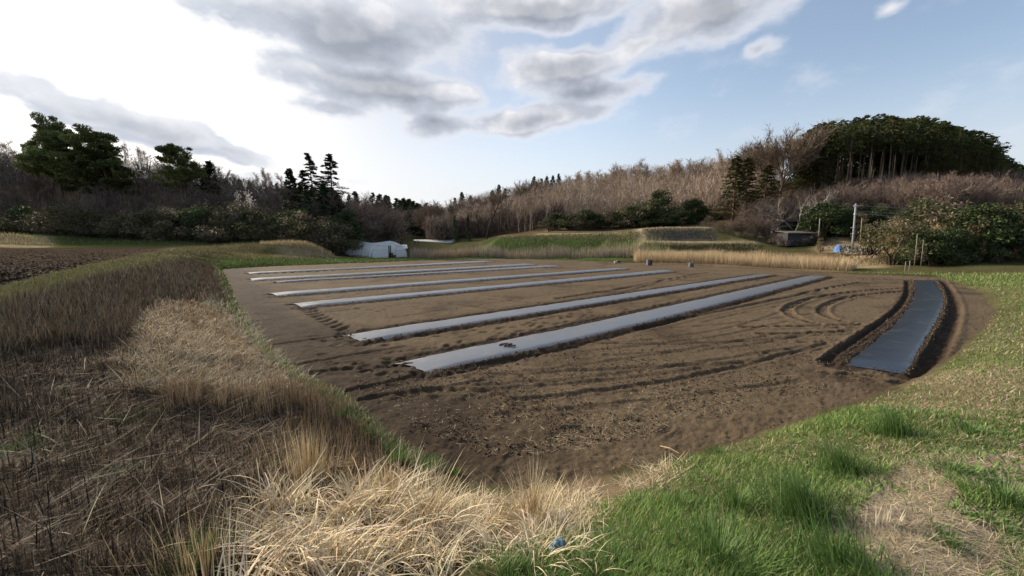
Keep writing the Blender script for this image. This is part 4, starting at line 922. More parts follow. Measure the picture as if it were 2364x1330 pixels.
for i in range(75):                                     # leafless brush below the grove
    px = RNG.uniform(1870, 2420); Y = RNG.uniform(54 if px < 2090 else 47, 63); x = (px - 1182) / FPX * Y
    top = np.interp(px, [1870, 2000, 2100, 2364], [440, 415, 395, 400]) + RNG.uniform(0, 75)
    plant_px(pick('brush', 3), px, Y, top, 'bare_shrub', 'reddish brown leafless shrub on the slope below the grove', 'bush', 'leafless shrubs below the grove', wide=1.1)
for px, Y, top in [(2140, 47, 470), (2190, 48, 455), (2240, 47, 465), (2290, 48, 450), (2340, 47, 455), (2215, 47, 480), (2320, 47, 480)]:
    plant_px(pick('brush', 3), px, Y, top, 'bare_shrub', 'tall leafless shrub rising behind the bamboo scrub by the lawn', 'bush', 'leafless shrubs behind the bamboo', wide=1.0)
for px, Y, top in [(1745, 57, 470), (1770, 58, 455), (1800, 59, 460), (1720, 56, 500), (1740, 54.5, 515), (1775, 54, 515), (1700, 56, 510), (1760, 55, 500), (1790, 53.5, 530), (1660, 55, 525), (1680, 54.5, 520), (1705, 53, 535), (1730, 52.5, 540), (1755, 52, 545), (1640, 57, 515), (1780, 51.5, 550), (1796, 49.5, 540), (1815, 49.2, 552), (1862, 49.5, 545), (1875, 50, 535)]:
    plant_px(pick('brush', 3), px, Y, top, 'bare_shrub', 'reddish leafless thicket around the old shed', 'bush', 'leafless thicket by the shed', wide=1.3)
plant_px(K['gnarl0'], 1838, 54, 446, 'bare_tree', 'gnarled pale grey leafless tree arching over the old shed', 'tree', rz=.6, wide=1.2)
plant_px(K['gnarl0'], 1790, 57, 470, 'bare_tree', 'smaller grey leafless tree left of the gnarled one over the shed', 'tree', rz=2.9, wide=1.1)
for px, Y, top in [(1890, 52, 490), (1910, 51, 470), (1870, 51, 530), (1935, 52, 480), (1990, 52, 500), (2020, 50, 490), (2050, 48, 480), (2080, 46, 490), (2110, 44, 500), (1640, 60, 500), (1670, 58, 530), (1690, 57, 540), (1660, 57, 515), (2000, 54, 470), (1880, 55, 480), (1720, 53, 545), (1760, 52, 552), (1800, 51, 560), (1840, 50, 565), (1880, 49, 562)]:
    plant_px(pick('vine', 3) if px < 1880 else pick('ever', 3), px, Y, top, 'evergreen_bush', 'olive green bush on the slope behind the sheds and pole', 'bush', 'olive bushes behind the sheds and pole', wide=1.0)
for i in range(70):                                     # bamboo scrub along the field's far right corner
    px = RNG.uniform(2030, 2440); Y = RNG.uniform(33, 40) + max(0, 2150 - px) * .02; top = np.interp(px, [2030, 2080, 2150, 2364], [560, 530, 495, 495]) + RNG.uniform(-35, 95)
    kk = RNG.random(); kd = 'bamboo' if kk < .52 else ('ever' if kk < .74 else 'vine')
    plant_px(pick(kd, 3), px, Y, top, 'bamboo_scrub', 'yellowish green bamboo scrub beyond the far corner of the lawn' if kd == 'bamboo' else 'dark leafy shrub among the bamboo beyond the lawn', 'bush', 'bamboo scrub by the lawn corner' if kd == 'bamboo' else 'dark shrubs by the lawn corner', wide=1.0)
for px, Y, top in [(1991, 48, 492), (2003, 47.5, 525), (2070, 38, 548), (2090, 37, 545), (2260, 34, 490), (2285, 35, 530), (2230, 34, 540), (1965, 40, 590), (2000, 38, 595), (2030, 37, 600), (2060, 36, 595), (2190, 32.5, 590), (2160, 33, 595), (2320, 33, 560), (2120, 34.5, 560), (2225, 32.5, 575), (2265, 32.5, 560), (2300, 32, 590), (2345, 32.5, 575), (2175, 34, 520), (2205, 35, 500), (2245, 34, 515), (2275, 33.5, 500), (2300, 35, 520), (2340, 34, 495), (2150, 35, 535), (2355, 33, 540), (1895, 45, 550), (1890, 46, 560)]:
    plant_px(pick('tan', 3), px, Y, top, 'dry_bamboo', 'clump of dry tan bamboo leaves by the pole and lawn corner', 'bush', 'dry tan bamboo clumps', wide=.8)

# ------------------------------------------------------------------ grasses
def stuff(name, parts, mat, label, cat):
    V_, F_, K_ = merge(parts); o = obj(name, mesh_np(name, V_, F_, K_, False), mat); return tag(o, label, cat, kind='stuff')
def dist(x, y): return np.hypot(np.hypot(x, y), 1.6)
G1, G2, G3 = (.110, .190, .042), (.165, .240, .062), (.26, .26, .11)
ST, ST2, ST3 = (.66, .55, .37), (.47, .37, .22), (.33, .26, .17)
BR, DK = (.17, .118, .070), (.050, .036, .026)
def mixcol(n, cs, w):
    k = RNG.choice(len(cs), n, p=np.array(w) / sum(w)); return np.array([cs[i] for i in k]) * (1 + (RNG.random((n, 1)) - .5) * .5) * (1 + (RNG.random((n, 3)) - .5) * .14)
# lawn on the right
x, y = scatter_px(120000, [p for p in ZP['lawn'] if p[0] < 2400 and p[1] < 1420] + [(2500, 640), (2500, 1450), (1120, 1450)])
cvx, px_, py_ = covers(x, y); D = dist(x, y)
pat = fbm(x, y, 1.1, 4, 201); dry = fbm(x, y, .55, 4, 202)
bare_ = cvx['bare'] | cvx['bare2']
dryzone = ((py_ < 1010) & (px_ > 2050) & (dry > .49)) | (dry > .63)
isd = (RNG.random(len(x)) < np.where(dryzone, .52, .2)) | (bare_ & (RNG.random(len(x)) < .8))
kp = ~(bare_ & (RNG.random(len(x)) < .86)) & (sst(sd[0, 0] * 0 + 1, 0, .5) > 0)
gm = kp & ~isd; n = gm.sum()
tall = np.clip((pat[gm] - .42) * 3.2, 0, 1) * (py_[gm] > 950)
h = (.018 + .036 * RNG.random(n)) * (1 + 1.5 * tall) * (.9 + .05 * D[gm]); w = .0026 + .0010 * D[gm]
cg = mixcol(n, [G1, G2, G3], [5, 4, 1.3]); cg *= (.75 + .5 * pat[gm])[:, None]
lawn_parts = [blades(on_ground(x[gm], y[gm], -.01), h, w, U(0, 6.28, n), U(.05, .6, n), U(.2, 1.1, n), cg, cg * 1.15, 3)]
stuff('lawn_grass', lawn_parts, MAT['blade'], 'short patchy green grass covering the bank right of the field', 'grass')
dm = kp & isd; n = dm.sum(); cs_ = mixcol(n, [ST, ST2, ST3], [2, 4, 4]) * .72
stuff('dry_lawn_grass', [blades(on_ground(x[dm], y[dm], .0), (.03 + .08 * RNG.random(n)) * (.8 + .04 * D[dm]), .0022 + .0007 * D[dm], U(0, 6.28, n), U(.7, 1.5, n), U(-.2, .5, n), cs_, cs_, 2)], MAT['straw'], 'dead pale grass lying in patches through the lawn', 'dry grass')
# small broad weeds in the lawn
x, y = scatter_px(5200, [(1250, 1330), (1500, 1150), (1640, 1050), (1900, 1000), (2364, 900), (2364, 1330)]); n = len(x); D = dist(x, y); pk = fbm(x, y, 2.2, 3, 207) > .53
x, y, D = x[pk], y[pk], D[pk]; n = len(x); cg = mixcol(n, [(.10, .19, .035), (.15, .23, .06), (.07, .13, .03)], [3, 2, 2])
stuff('lawn_weeds', [blades(on_ground(x, y, .01), U(.03, .06, n) * (1 + .04 * D), U(.012, .022, n), U(0, 6.28, n), U(.5, 1.3, n), U(.0, .6, n), cg, cg * 1.1, 3)], MAT['blade'], 'small broad leaved weeds between the lawn grass', 'weeds')
# chaff on the bare mounds
x, y = scatter_px(9000, [(1900, 1180), (2050, 1080), (2130, 1050), (2364, 1040), (2364, 1340), (1950, 1340)]); n = len(x); cs_ = mixcol(n, [ST, ST2, (.36, .30, .23)], [2, 3, 4])
stuff('straw_chaff', [blades(on_ground(x, y, .006), U(.04, .17, n), U(.0016, .0036, n), U(0, 6.28, n), U(1.3, 1.62, n), U(-.15, .25, n), cs_, cs_, 2)], MAT['straw'], 'loose straw scattered over the bare earth mounds on the right', 'straw')

# dark stubble on the left bank
poly = [(-40, 720), (200, 645), (430, 595), (505, 622), (540, 700), (612, 800), (720, 885), (850, 968), (900, 1020), (880, 1070), (700, 1040), (600, 1340), (-40, 1340)]
x, y = scatter_px(26000, poly); cvx, px_, py_ = covers(x, y); D = dist(x, y); pat = fbm(x, y, 1.5, 4, 211)
ok = ~(cvx['strawslope'] & (RNG.random(len(x)) < .6)) & (pat > .42 - .1 * RNG.random(len(x))); x, y, D, px_, py_, pat = x[ok], y[ok], D[ok], px_[ok], py_[ok], pat[ok]; n = len(x)
cb = mixcol(n, [DK, BR, (.21, .155, .095), ST3], [4.2, 3.4, 1.6, .7]) * np.where(py_ > 900, .9, 1.0)[:, None]
stuff('bank_stubble', [blades(on_ground(x, y, -.02), U(.04, .17, n) * (.5 + .9 * pat) * (1 + .012 * D), .0026 + .00085 * D, U(0, 6.28, n), U(.0, .35, n), U(-.1, .5, n), cb, cb * 1.1, 2)], MAT['stalk'], 'dark brown cut stalks standing all over the left bank', 'stubble')
x, y = scatter_px(13000, [(-20, 722), (120, 675), (230, 640), (430, 596), (505, 622), (530, 690), (500, 700), (440, 690), (340, 705), (290, 780), (120, 800), (-20, 830)]); D = dist(x, y); n = len(x); c_ = mixcol(n, [(.17, .125, .08), (.23, .175, .11), DK, (.34, .27, .175)], [4, 3.5, 2.0, 2])
stuff('bank_brown_grass', [blades(on_ground(x, y, -.02), U(.12, .34, n), .003 + .0009 * D, U(0, 6.28, n), U(.0, .6, n), U(-.1, .7, n), c_, c_ * 1.1, 3)], MAT['stalk'], 'rough brown dead grass on the upper part of the left bank', 'dry grass')
x, y = scatter_px(36000, poly); D = dist(x, y); n = len(x); cs_ = mixcol(n, [(.13, .09, .055), (.17, .125, .085), (.30, .245, .18), DK], [4, 3, 1.2, 3])
stuff('bank_litter', [blades(on_ground(x, y, .008), U(.05, .26, n), .002 + .0006 * D, U(0, 6.28, n), U(1.2, 1.62, n), U(-.2, .3, n), cs_, cs_, 2)], MAT['stalk'], 'dead grey brown plant litter lying on the left bank', 'litter')
x, y = scatter_px(420, [(0, 900), (300, 860), (620, 960), (600, 1330), (0, 1330)]); n = len(x); c_ = mixcol(n, [(.035, .026, .02), (.06, .042, .03), BR], [4, 2, 1])
stuff('dead_stems', [blades(on_ground(x, y, -.02), U(.10, .30, n), U(.005, .009, n), U(0, 6.28, n), U(.0, .45, n), U(-.2, .4, n), c_, c_, 3)], MAT['stalk'], 'thick blackened dead stems standing on the near left bank', 'stems')
x, y = scatter_px(600, [(0, 860), (300, 830), (700, 960), (640, 1330), (0, 1330)]); n = len(x); c_ = mixcol(n, [(.24, .185, .12), (.36, .30, .22), ST2], [4, 2, 1])
stuff('fallen_straws', [blades(on_ground(x, y, .02), U(.12, .5, n), U(.003, .0065, n), U(0, 6.28, n), U(.9, 1.6, n), U(-.3, .5, n), c_, c_, 4)], MAT['straw'], 'long pale straws fallen across the near left bank', 'straw')
# green shoots on the left bank, at its toe and along its crest
parts = []
for (cx_, cy_, rx, ry) in GREENSPOTS:
    n = int(rx * ry * .34); q = RNG.normal(0, .5, (n, 2)) * [rx, ry] + [cx_, cy_]; xs, ys = [], []
    for a, b in q:
        p = Pz(a, max(b, 700), .6); zz = hz(p[0], p[1]); p = Pz(a, max(b, 700), zz); xs.append(p[0]); ys.append(p[1])
    xs, ys = np.array(xs), np.array(ys); c_ = mixcol(n, [(.07, .13, .03), (.10, .16, .04)], [3, 1]); parts.append(blades(on_ground(xs, ys, -.01), U(.03, .09, n), U(.004, .007, n), U(0, 6.28, n), U(.1, .9, n), U(.1, .9, n), c_, c_, 3))
stuff('bank_shoots', parts, MAT['blade'], 'young green shoots in small patches on the dark left bank', 'grass')
toe = [(490, 615), (515, 618), (545, 690), (620, 795), (700, 865), (800, 915), (900, 1010), (1010, 1080), (990, 1100), (880, 1040), (780, 950), (690, 890), (600, 815), (530, 720)]
x, y = scatter_px(9000, toe); D = dist(x, y); n = len(x); c_ = mixcol(n, [(.07, .14, .035), (.12, .18, .06), ST2, BR], [4, 2, 2.2, 1.5])
stuff('bank_toe_grass', [blades(on_ground(x, y, -.01), U(.05, .14, n) * (1 + .02 * D), .003 + .0011 * D, U(0, 6.28, n), U(.1, .8, n), U(.1, .8, n), c_, c_, 3)], MAT['blade'], 'green and pale grass along the foot of the left bank', 'grass')
x, y = scatter_px(15000, [(-40, 740), (-40, 676), (0, 668), (130, 632), (260, 603), (395, 576), (500, 586), (520, 600), (430, 596), (330, 610), (200, 648), (60, 700)], 1.6); D = dist(x, y); n = len(x)
c_ = mixcol(n, [(.26, .215, .105), (.20, .19, .075), (.10, .135, .038), BR], [4, 3, 2.4, 1.4])
stuff('bank_crest_grass', [blades(on_ground(x, y, -.01), U(.04, .13, n) * (1 + .02 * D), .003 + .0011 * D, U(0, 6.28, n), U(.2, .9, n), U(.1, .8, n), c_, c_, 2)], MAT['straw'], 'yellowish short grass along the crest of the left bank', 'grass')
# ploughed plateau: clods and stubble bits
x, y = scatter_px(6000, [(-30, 668), (0, 662), (130, 628), (260, 600), (385, 576), (200, 576), (-30, 577)], 1.56); D = dist(x, y); n = len(x); c_ = mixcol(n, [(.095, .070, .050), (.075, .055, .040), (.058, .042, .031), (.20, .165, .12)], [3, 4, 3, .5])
stuff('plough_clods', [blades(on_ground(x, y, -.01), U(.03, .085, n), U(.04, .11, n), U(0, 6.28, n), U(.6, 1.5, n), U(0, .5, n), c_, c_, 2)], MAT['clod'], 'broken clods and stubble on the ploughed field above the bank', 'clods')

# long dry grass: standing, arching and matted
def tussock(name, label, px, py, n, rad, hh, w, cols, wts, lean=(.05, .7), bend=(.2, 1.6), mat='straw', cat='grass tuft', group=None, seg=5, az0=None, azs=3.2, ell=1.0, sheaves=0):
    p = Pz(px, py, .6)
    for _ in range(6): p = Pz(px, py, hz(p[0], p[1]))
    r_ = np.minimum(np.abs(RNG.normal(0, .5, n)), .95) * rad; a = U(0, 6.28, n); bx, by = np.cos(a) * r_ * ell, np.sin(a) * r_
    az_ = np.where(RNG.random(n) < .75, a, U(0, 6.28, n)) if az0 is None else RNG.normal(az0, azs, n)
    ln = U(*lean, n) * (.35 + .65 * np.clip(r_ / rad, 0, 1))
    if sheaves:
        ns = sheaves; k = RNG.integers(0, ns, n); sa = U(0, 6.28, ns); sr = np.sqrt(RNG.random(ns)) * rad; sl = RNG.uniform(lean[0], lean[1], ns); ca = U(0, 6.28, ns)
        bx = np.cos(ca[k]) * sr[k] * ell + RNG.normal(0, rad * .13, n); by = np.sin(ca[k]) * sr[k] + RNG.normal(0, rad * .13, n); az_ = sa[k] + RNG.normal(0, .38, n); ln = sl[k] + RNG.normal(0, .22, n)
    c_ = mixcol(n, cols, wts)
    b = np.column_stack([bx, by, Hq(p[0] + bx, p[1] + by) - hz(p[0], p[1]) - .015])
    V_, F_, K_ = blades(b, U(.45, 1.1, n) * hh, U(.65, 1.3, n) * w, az_, ln, U(*bend, n), c_, c_ * 1.06, seg)
    o = obj(name, mesh_np(name, V_, F_, K_), MAT[mat], None, (p[0], p[1], hz(p[0], p[1]))); return tag(o, label, cat, group)
SG = 'dry grass tussocks on the front bank'; C_ = [ST, ST2, (.44, .33, .17)]
tussock('straw_tussock', 'big heap of pale arching straw at the bottom of the bank', 800, 1235, 680, .48, .56, .0092, C_, [6, 3, 1.5], (.35, 1.25), (.5, 1.9), group=SG, seg=6, sheaves=34, ell=1.3)
tussock('straw_tussock', 'pale straw heap spilling towards the bottom edge, left of the biggest heap', 640, 1320, 430, .42, .50, .0092, C_, [6, 3, 1.5], (.5, 1.35), (.3, 1.5), group=SG, seg=6, sheaves=24, ell=1.3)
tussock('straw_tussock', 'pale curling straw at the bottom edge just right of the biggest heap', 930, 1330, 200, .34, .34, .0085, C_, [6, 3, 1], (.4, 1.3), (.6, 2.2), group=SG, seg=6, sheaves=20)
tussock('straw_tussock', 'upright golden stalks behind the biggest straw heap', 715, 1105, 330, .34, .50, .0045, [(.44, .32, .16), ST2, ST], [4, 3, 2], (.0, .35), (-.1, .4), group=SG)
tussock('straw_tussock', 'thin golden stalks right of the upright stalks, before the green tufts', 900, 1150, 230, .36, .36, .0045, [(.44, .32, .16), ST2, ST], [4, 3, 2], (.0, .4), (-.1, .6), group=SG)
tussock('straw_tussock', 'standing clump of straw in the bare gap below the field corner', 1228, 1190, 190, .17, .46, .0055, C_, [3, 4, 2], (.05, .6), (.1, 1.0), group=SG)
tussock('straw_tussock', 'small standing straw clump in front of the dark soil, left of the middle', 990, 1215, 160, .2, .5, .006, C_, [4, 4, 1], (.1, .6), (.2, 1.2), group=SG)
tussock('straw_tussock', 'curled dead leaves in the grass beside the blue bag', 1230, 1290, 80, .4, .30, .008, C_, [6, 2, 1], (.5, 1.3), (.8, 2.4), group=SG)
tussock('straw_tussock', 'golden straw at the lower left, standing over green shoots', 470, 1330, 200, .36, .34, .0045, [(.40, .30, .16), ST2, BR], [4, 3, 3], (.0, .5), (-.1, .5), group=SG)
tussock('straw_tussock', 'bundle of cut straw ends on the bare mound at the right', 2035, 1215, 60, .12, .16, .005, [(.5, .44, .34)], [1], (.0, .4), (-.2, .2), group=SG)
def mat_px(name, n, poly, label, hh=(.1, .35), w0=.003, cols=C_, wts=(4, 4, 2), lean=(.5, 1.5), bend=(-.2, 1.0), seg=4, mat='straw'):
    pl = np.array(poly, float); c0_ = pl.mean(0); x, y = scatter_px(n, c0_ + (pl - c0_) * 1.18); D = dist(x, y); px_, py_ = to_px(x, y, Hq(x, y))
    jx = px_ + (fbm(x, y, 2.2, 3, 401) - .5) * 130; jy = py_ + (fbm(x, y, 2.2, 3, 402) - .5) * 110; k_ = inpoly(jx, jy, pl) & (fbm(x, y, 3.3, 3, 403) > .34); x, y, D = x[k_], y[k_], D[k_]
    n = len(x); c_ = mixcol(n, cols, wts) * (.7 + .6 * fbm(x, y, 2.0, 3, 404))[:, None]
    return stuff(name, [blades(on_ground(x, y, -.005), U(*hh, n), w0 + .0006 * D, U(0, 6.28, n), U(*lean, n), U(*bend, n), c_, c_ * 1.05, seg)], MAT[mat], label, 'dry grass')
mat_px('straw_mat', 8200, [(1040, 1150), (1200, 1140), (1340, 1120), (1480, 1082), (1560, 1060), (1590, 1085), (1500, 1125), (1400, 1185), (1290, 1260), (1040, 1290)], 'matted pale straw along the near edge of the field', (.06, .24), .003, C_, (4, 4, 3), (.95, 1.55), (-.2, .5))
mat_px('straw_mat', 4200, [(420, 1340), (500, 1215), (590, 1105), (670, 1005), (740, 1035), (880, 1075), (1010, 1110), (1050, 1160), (1000, 1340)], 'tangled straw under the straw tussocks at the bottom of the bank', (.08, .30), .0032, C_, (4, 4, 3), (.6, 1.55), (-.2, .7))
mat_px('straw_mat', 900, [(1000, 1240), (1250, 1210), (1420, 1190), (1400, 1335), (1000, 1335)], 'curled dead grass blades among the green at the bottom middle', (.1, .3), .0045, C_, (6, 2, 1), (.4, 1.4), (.4, 2.0), 5)
mat_px('straw_mat', 7800, [(300, 780), (350, 715), (470, 690), (560, 740), (625, 805), (690, 862), (695, 888), (590, 905), (430, 915), (300, 905), (275, 830)], 'pale matted grass in the big patch on the left bank', (.12, .42), .0034, [ST2, (.40, .30, .17), ST3, (.52, .43, .29)], (4, 4, 3, 2), (.45, 1.5), (-.3, .9))
mat_px('straw_mat', 2600, [(450, 690), (520, 680), (600, 770), (690, 850), (720, 885), (640, 850), (540, 760)], 'whitish grass hanging over the toe of the left bank', (.1, .35), .0038, [(.46, .41, .29), (.36, .31, .21), (.15, .19, .07)], (4, 4, 2), (.4, 1.4), (.2, 1.2))
mat_px('straw_mat', 3800, [(380, 905), (690, 890), (800, 930), (780, 985), (600, 960), (400, 970)], 'upright brown stalks below the pale patch on the left bank', (.12, .4), .0028, [BR, (.24, .17, .10), ST3], (4, 4, 2), (.0, .35), (-.2, .4), 2)
mat_px('straw_mat', 2600, [(520, 1180), (640, 1030), (700, 960), (860, 1000), (900, 1080), (700, 1100)], 'thin brown stalks in front of the field corner', (.1, .3), .0022, [BR, DK, (.3, .22, .13)], (4, 3, 4), (.0, .3), (-.2, .3), 2)
# green tufts
GT = 'green grass tufts on the banks'; CG = [(.080, .150, .034), (.120, .200, .050), (.18, .25, .10)]
for (px, py, n, rad, hh, w, lab) in [
    (1850, 1195, 900, .30, .36, .0052, 'largest tall green tuft on the right bank, bent over to the left'),
    (1945, 1095, 600, .28, .34, .0050, 'dense green tuft just behind the largest one on the right bank'),
    (2065, 1005, 520, .32, .38, .0055, 'upright green tuft farther up the right bank near the field edge'),
    (2320, 1165, 320, .24, .22, .0050, 'dark green tuft at the right edge between the bare mounds'),
    (1565, 1170, 260, .12, .16, .0040, 'small round green tuft beside the straw near the field edge'),
    (1655, 1045, 220, .16, .13, .0045, 'low dark green tuft right at the soil edge'),
    (1930, 1310, 700, .42, .26, .0060, 'wide green tuft at the bottom edge before the bare mound'),
    (1660, 1300, 760, .45, .22, .0055, 'wide green tuft at the bottom edge, left of the largest tuft'),
    (1420, 1320, 420, .36, .16, .0050, 'green tuft at the bottom edge right of the blue bag'),
    (1170, 1325, 420, .40, .16, .0050, 'dark green tuft at the bottom edge left of the blue bag'),
    (1700, 1170, 420, .34, .22, .0050, 'spreading green tuft left of the largest tuft'),
    (2200, 1090, 420, .22, .10, .0090, 'dark low leafy cushion between the two bare mounds'),
    (915, 1068, 300, .16, .20, .0050, 'left one of two bright green tufts at the field corner'),
    (995, 1078, 280, .15, .20, .0050, 'right one of two bright green tufts at the field corner'),
    (855, 1010, 220, .20, .18, .0050, 'green tuft on the bank toe behind the pair at the field corner'),
    (785, 962, 200, .22, .16, .0055, 'green tuft highest along the toe of the left bank'),
    (1050, 1090, 200, .10, .14, .0065, 'small leafy weed on the soil beside the two bright tufts'),
    (2240, 1000, 300, .34, .13, .0080, 'broad leaved green tuft on the lawn at the right'),
    (2190, 1260, 260, .16, .10, .0050, 'sparse green tuft in the dip of the bare mound'),
    (470, 1300, 320, .22, .20, .0050, 'bright green tuft at the lower left among golden straw')]:
    az0 = 2.75 if py > 980 and px > 1780 and px < 2100 else None
    tussock('grass_tuft', lab, px, py, n, rad * .92, hh, w, CG if px > 1100 else [(.065, .14, .026), (.09, .17, .035)], [4, 4, 1.4] if px > 1100 else [1, 1], (.05, .8), (.2, 1.2), 'blade', group=GT, az0=az0, azs=1.0)

# ------------------------------------------------------------------ far grass, reeds and weeds
def band(name, n, poly, hh, w, cols, wts, label, cat, zmean=0.0, lean=(0, .35), bend=(-.1, .6), mat='straw', seg=2, ymin=0, ymax=999):
    x, y = scatter_px(n, poly, zmean); k = (y > ymin) & (y < ymax); x, y = x[k], y[k]; n = len(x); c_ = mixcol(n, cols, wts)
    return stuff(name, [blades(on_ground(x, y, -.05), U(*hh, n), U(.7, 1.3, n) * w, U(0, 6.28, n), U(*lean, n), U(*bend, n), c_, c_ * 1.05, seg)], MAT[mat], label, cat)
def world_band(name, n, pts_, hh, w, cols, wts, label, cat, lean=(0, .3), bend=(-.1, .6), mat='straw', seg=2):
    pts_ = np.array([(P(a, 560, b)[0], b) for a, b in pts_]); lo, hi = pts_.min(0), pts_.max(0); q = RNG.random((n * 3, 2)) * (hi - lo) + lo; q = q[inpoly(q[:, 0], q[:, 1], pts_)][:n]
    x, y = q[:, 0], q[:, 1]; n = len(x); dens = fbm(x, y, .35, 3, 221); c_ = mixcol(n, cols, wts)
    return stuff(name, [blades(on_ground(x, y, -.05), U(*hh, n) * (.7 + .6 * dens), U(.7, 1.3, n) * w, U(0, 6.28, n), U(*lean, n), U(*bend, n), c_, c_ * 1.05, seg)], MAT[mat], label, cat)
world_band('reeds', 13000, [(1465, 43), (1560, 40.6), (1700, 37.0), (1850, 34.2), (1970, 32.0), (1985, 35), (1850, 38.0), (1700, 41.5), (1560, 45), (1465, 46)], (.75, 1.35), .026, [(.50, .37, .22), (.58, .45, .28), (.38, .28, .16)], [4, 3, 2], 'bed of tall tan reeds along the far right edge of the field', 'reeds', (.0, .28), (-.1, .5))
world_band('weeds', 9500, [(945, 55), (1150, 52.5), (1330, 49.5), (1480, 45.5), (1500, 47.5), (1330, 52), (1150, 55.5), (950, 60)], (.7, 1.75), .034, [(.27, .22, .17), (.36, .29, .22), (.20, .165, .13), (.33, .27, .15)], [4, 3, 2, 2], 'band of pale dead weeds behind the middle of the field', 'weeds', (.0, .4), (-.2, .5))
world_band('weeds', 1500, [(1000, 54.5), (1100, 53), (1100, 57), (1000, 59)], (.6, 1.2), .035, [(.40, .26, .13), (.33, .22, .12)], [1, 1], 'orange brown dead weeds right of the greenhouse', 'weeds')
world_band('weeds', 2200, [(1350, 50), (1480, 46), (1560, 46), (1540, 52), (1400, 56)], (.6, 1.3), .035, [(.20, .21, .085), (.30, .27, .14)], [1, 1], 'greenish yellow weeds between the pale weeds and the reeds', 'weeds')
band('terrace_grass', 9000, [(500, 624), (515, 600), (770, 598), (1130, 590), (1140, 598), (800, 609)], (.08, .3), .06, [(.065, .115, .026), (.09, .14, .035), (.12, .11, .045)], [4, 3, 2], 'green grass round the greenhouse and along the field end', 'grass', 0.0, (0, .6), (0, .8), 'blade', ymin=33)
band('terrace_grass', 5200, [(400, 576), (600, 566), (700, 562), (770, 592), (780, 600), (520, 600), (430, 592)], (.12, .42), .05, [(.20, .155, .08), (.29, .225, .115), (.12, .105, .045), (.09, .11, .04)], [4, 3, 3, 2], 'dry grass on the low banks behind the left end of the field', 'dry grass', 1.2, (0, .6), (0, .6), ymin=34, ymax=60)
world_band('terrace_grass', 1500, [(600, 47.2), (665, 47.6), (720, 48.6), (760, 49.2), (772, 50.5), (700, 50.5), (600, 49.5)], (.25, .6), .045, [(.50, .38, .20), (.40, .30, .16)], [1, 1], 'straw coloured grass fringe on top of the mound left of the greenhouse', 'dry grass')
world_band('terrace_grass', 8000, [(1125, 56.5), (1300, 54.6), (1450, 52.6), (1478, 57.5), (1400, 61), (1290, 62.6), (1160, 63.5)], (.15, .42), .06, [(.070, .108, .028), (.095, .13, .036), (.14, .13, .055)], [4, 3, 1.5], 'green grass on the embankment below the right hillside', 'grass', (0, .6), (0, .7), 'blade')
world_band('terrace_grass', 3600, [(1490, 55.2), (1650, 53.9), (1640, 56.4), (1488, 58)], (.12, .36), .06, [(.17, .15, .115), (.105, .095, .07), (.24, .205, .15), (.12, .12, .055)], [4, 4, 2, 2], 'grey dead grass on the slope of the highest terrace', 'dry grass', (0, .9), (0, .6))
world_band('terrace_grass', 4600, [(1470, 48.2), (1750, 46.5), (1760, 50.6), (1474, 52)], (.12, .4), .06, [(.075, .066, .03), (.11, .095, .045), (.20, .165, .10), (.06, .07, .025)], [4, 3, 1.5, 3], 'dark rough grass on the slope between the middle terrace and the reeds', 'dry grass', (0, .8), (0, .6))
world_band('terrace_grass', 900, [(1480, 57.2), (1632, 55.8), (1632, 56.9), (1480, 58.4)], (.15, .4), .05, [(.42, .34, .21), (.30, .25, .15)], [1, 1], 'pale grass lip on the highest terrace below the right hillside', 'dry grass')
world_band('terrace_grass', 1200, [(1470, 51.6), (1750, 50.3), (1750, 51.4), (1470, 52.8)], (.12, .35), .05, [(.38, .31, .18), (.26, .22, .12), (.12, .12, .05)], [2, 2, 1], 'pale grass lip on the middle terrace above the reeds', 'dry grass')
world_band('terrace_grass', 900, [(1150, 62.5), (1330, 61.4), (1470, 58), (1470, 59), (1330, 62.6), (1150, 63.6)], (.12, .32), .05, [(.30, .26, .13), (.18, .18, .07)], [1, 1], 'pale grass lip along the top of the green embankment', 'dry grass')
band('terrace_grass', 2600, [(1880, 610), (1900, 560), (1960, 545), (2050, 545), (2075, 605), (1960, 618)], (.2, .6), .05, [(.33, .26, .15), (.26, .21, .13), (.16, .15, .06)], [4, 3, 1.5], 'dry grass bank round the concrete pole', 'dry grass', 1.2, (0, .6), (0, .6), ymin=34, ymax=56)
world_band('terrace_grass', 8000, [(-40, 48), (130, 49), (400, 52), (700, 53), (790, 56), (780, 58), (400, 58.5), (-40, 59)], (.15, .45), .06, [(.075, .105, .03), (.10, .125, .04), (.20, .165, .09)], [4, 3, 1.5], 'green strip of grass between the ploughed plateau and the left wood', 'grass', (0, .6), (0, .6), 'blade')
world_band('terrace_grass', 2000, [(-60, 45), (0, 46), (70, 47), (125, 48), (110, 50), (0, 50), (-60, 50)], (.25, .7), .05, [(.42, .34, .20), (.32, .26, .15)], [1, 1], 'pale straw mound at the far left edge beyond the ploughed plateau', 'dry grass')
band('lawn_edge_grass', 4200, [(2160, 645), (2165, 636), (2040, 633), (1900, 628), (2040, 630), (2200, 632), (2420, 632), (2420, 660), (2250, 662)], (.08, .28), .035, [G2, G3, G1], [3, 3, 2], 'bright green grass at the far corner of the lawn', 'grass', .3, (0, .6), (0, .7), 'blade')

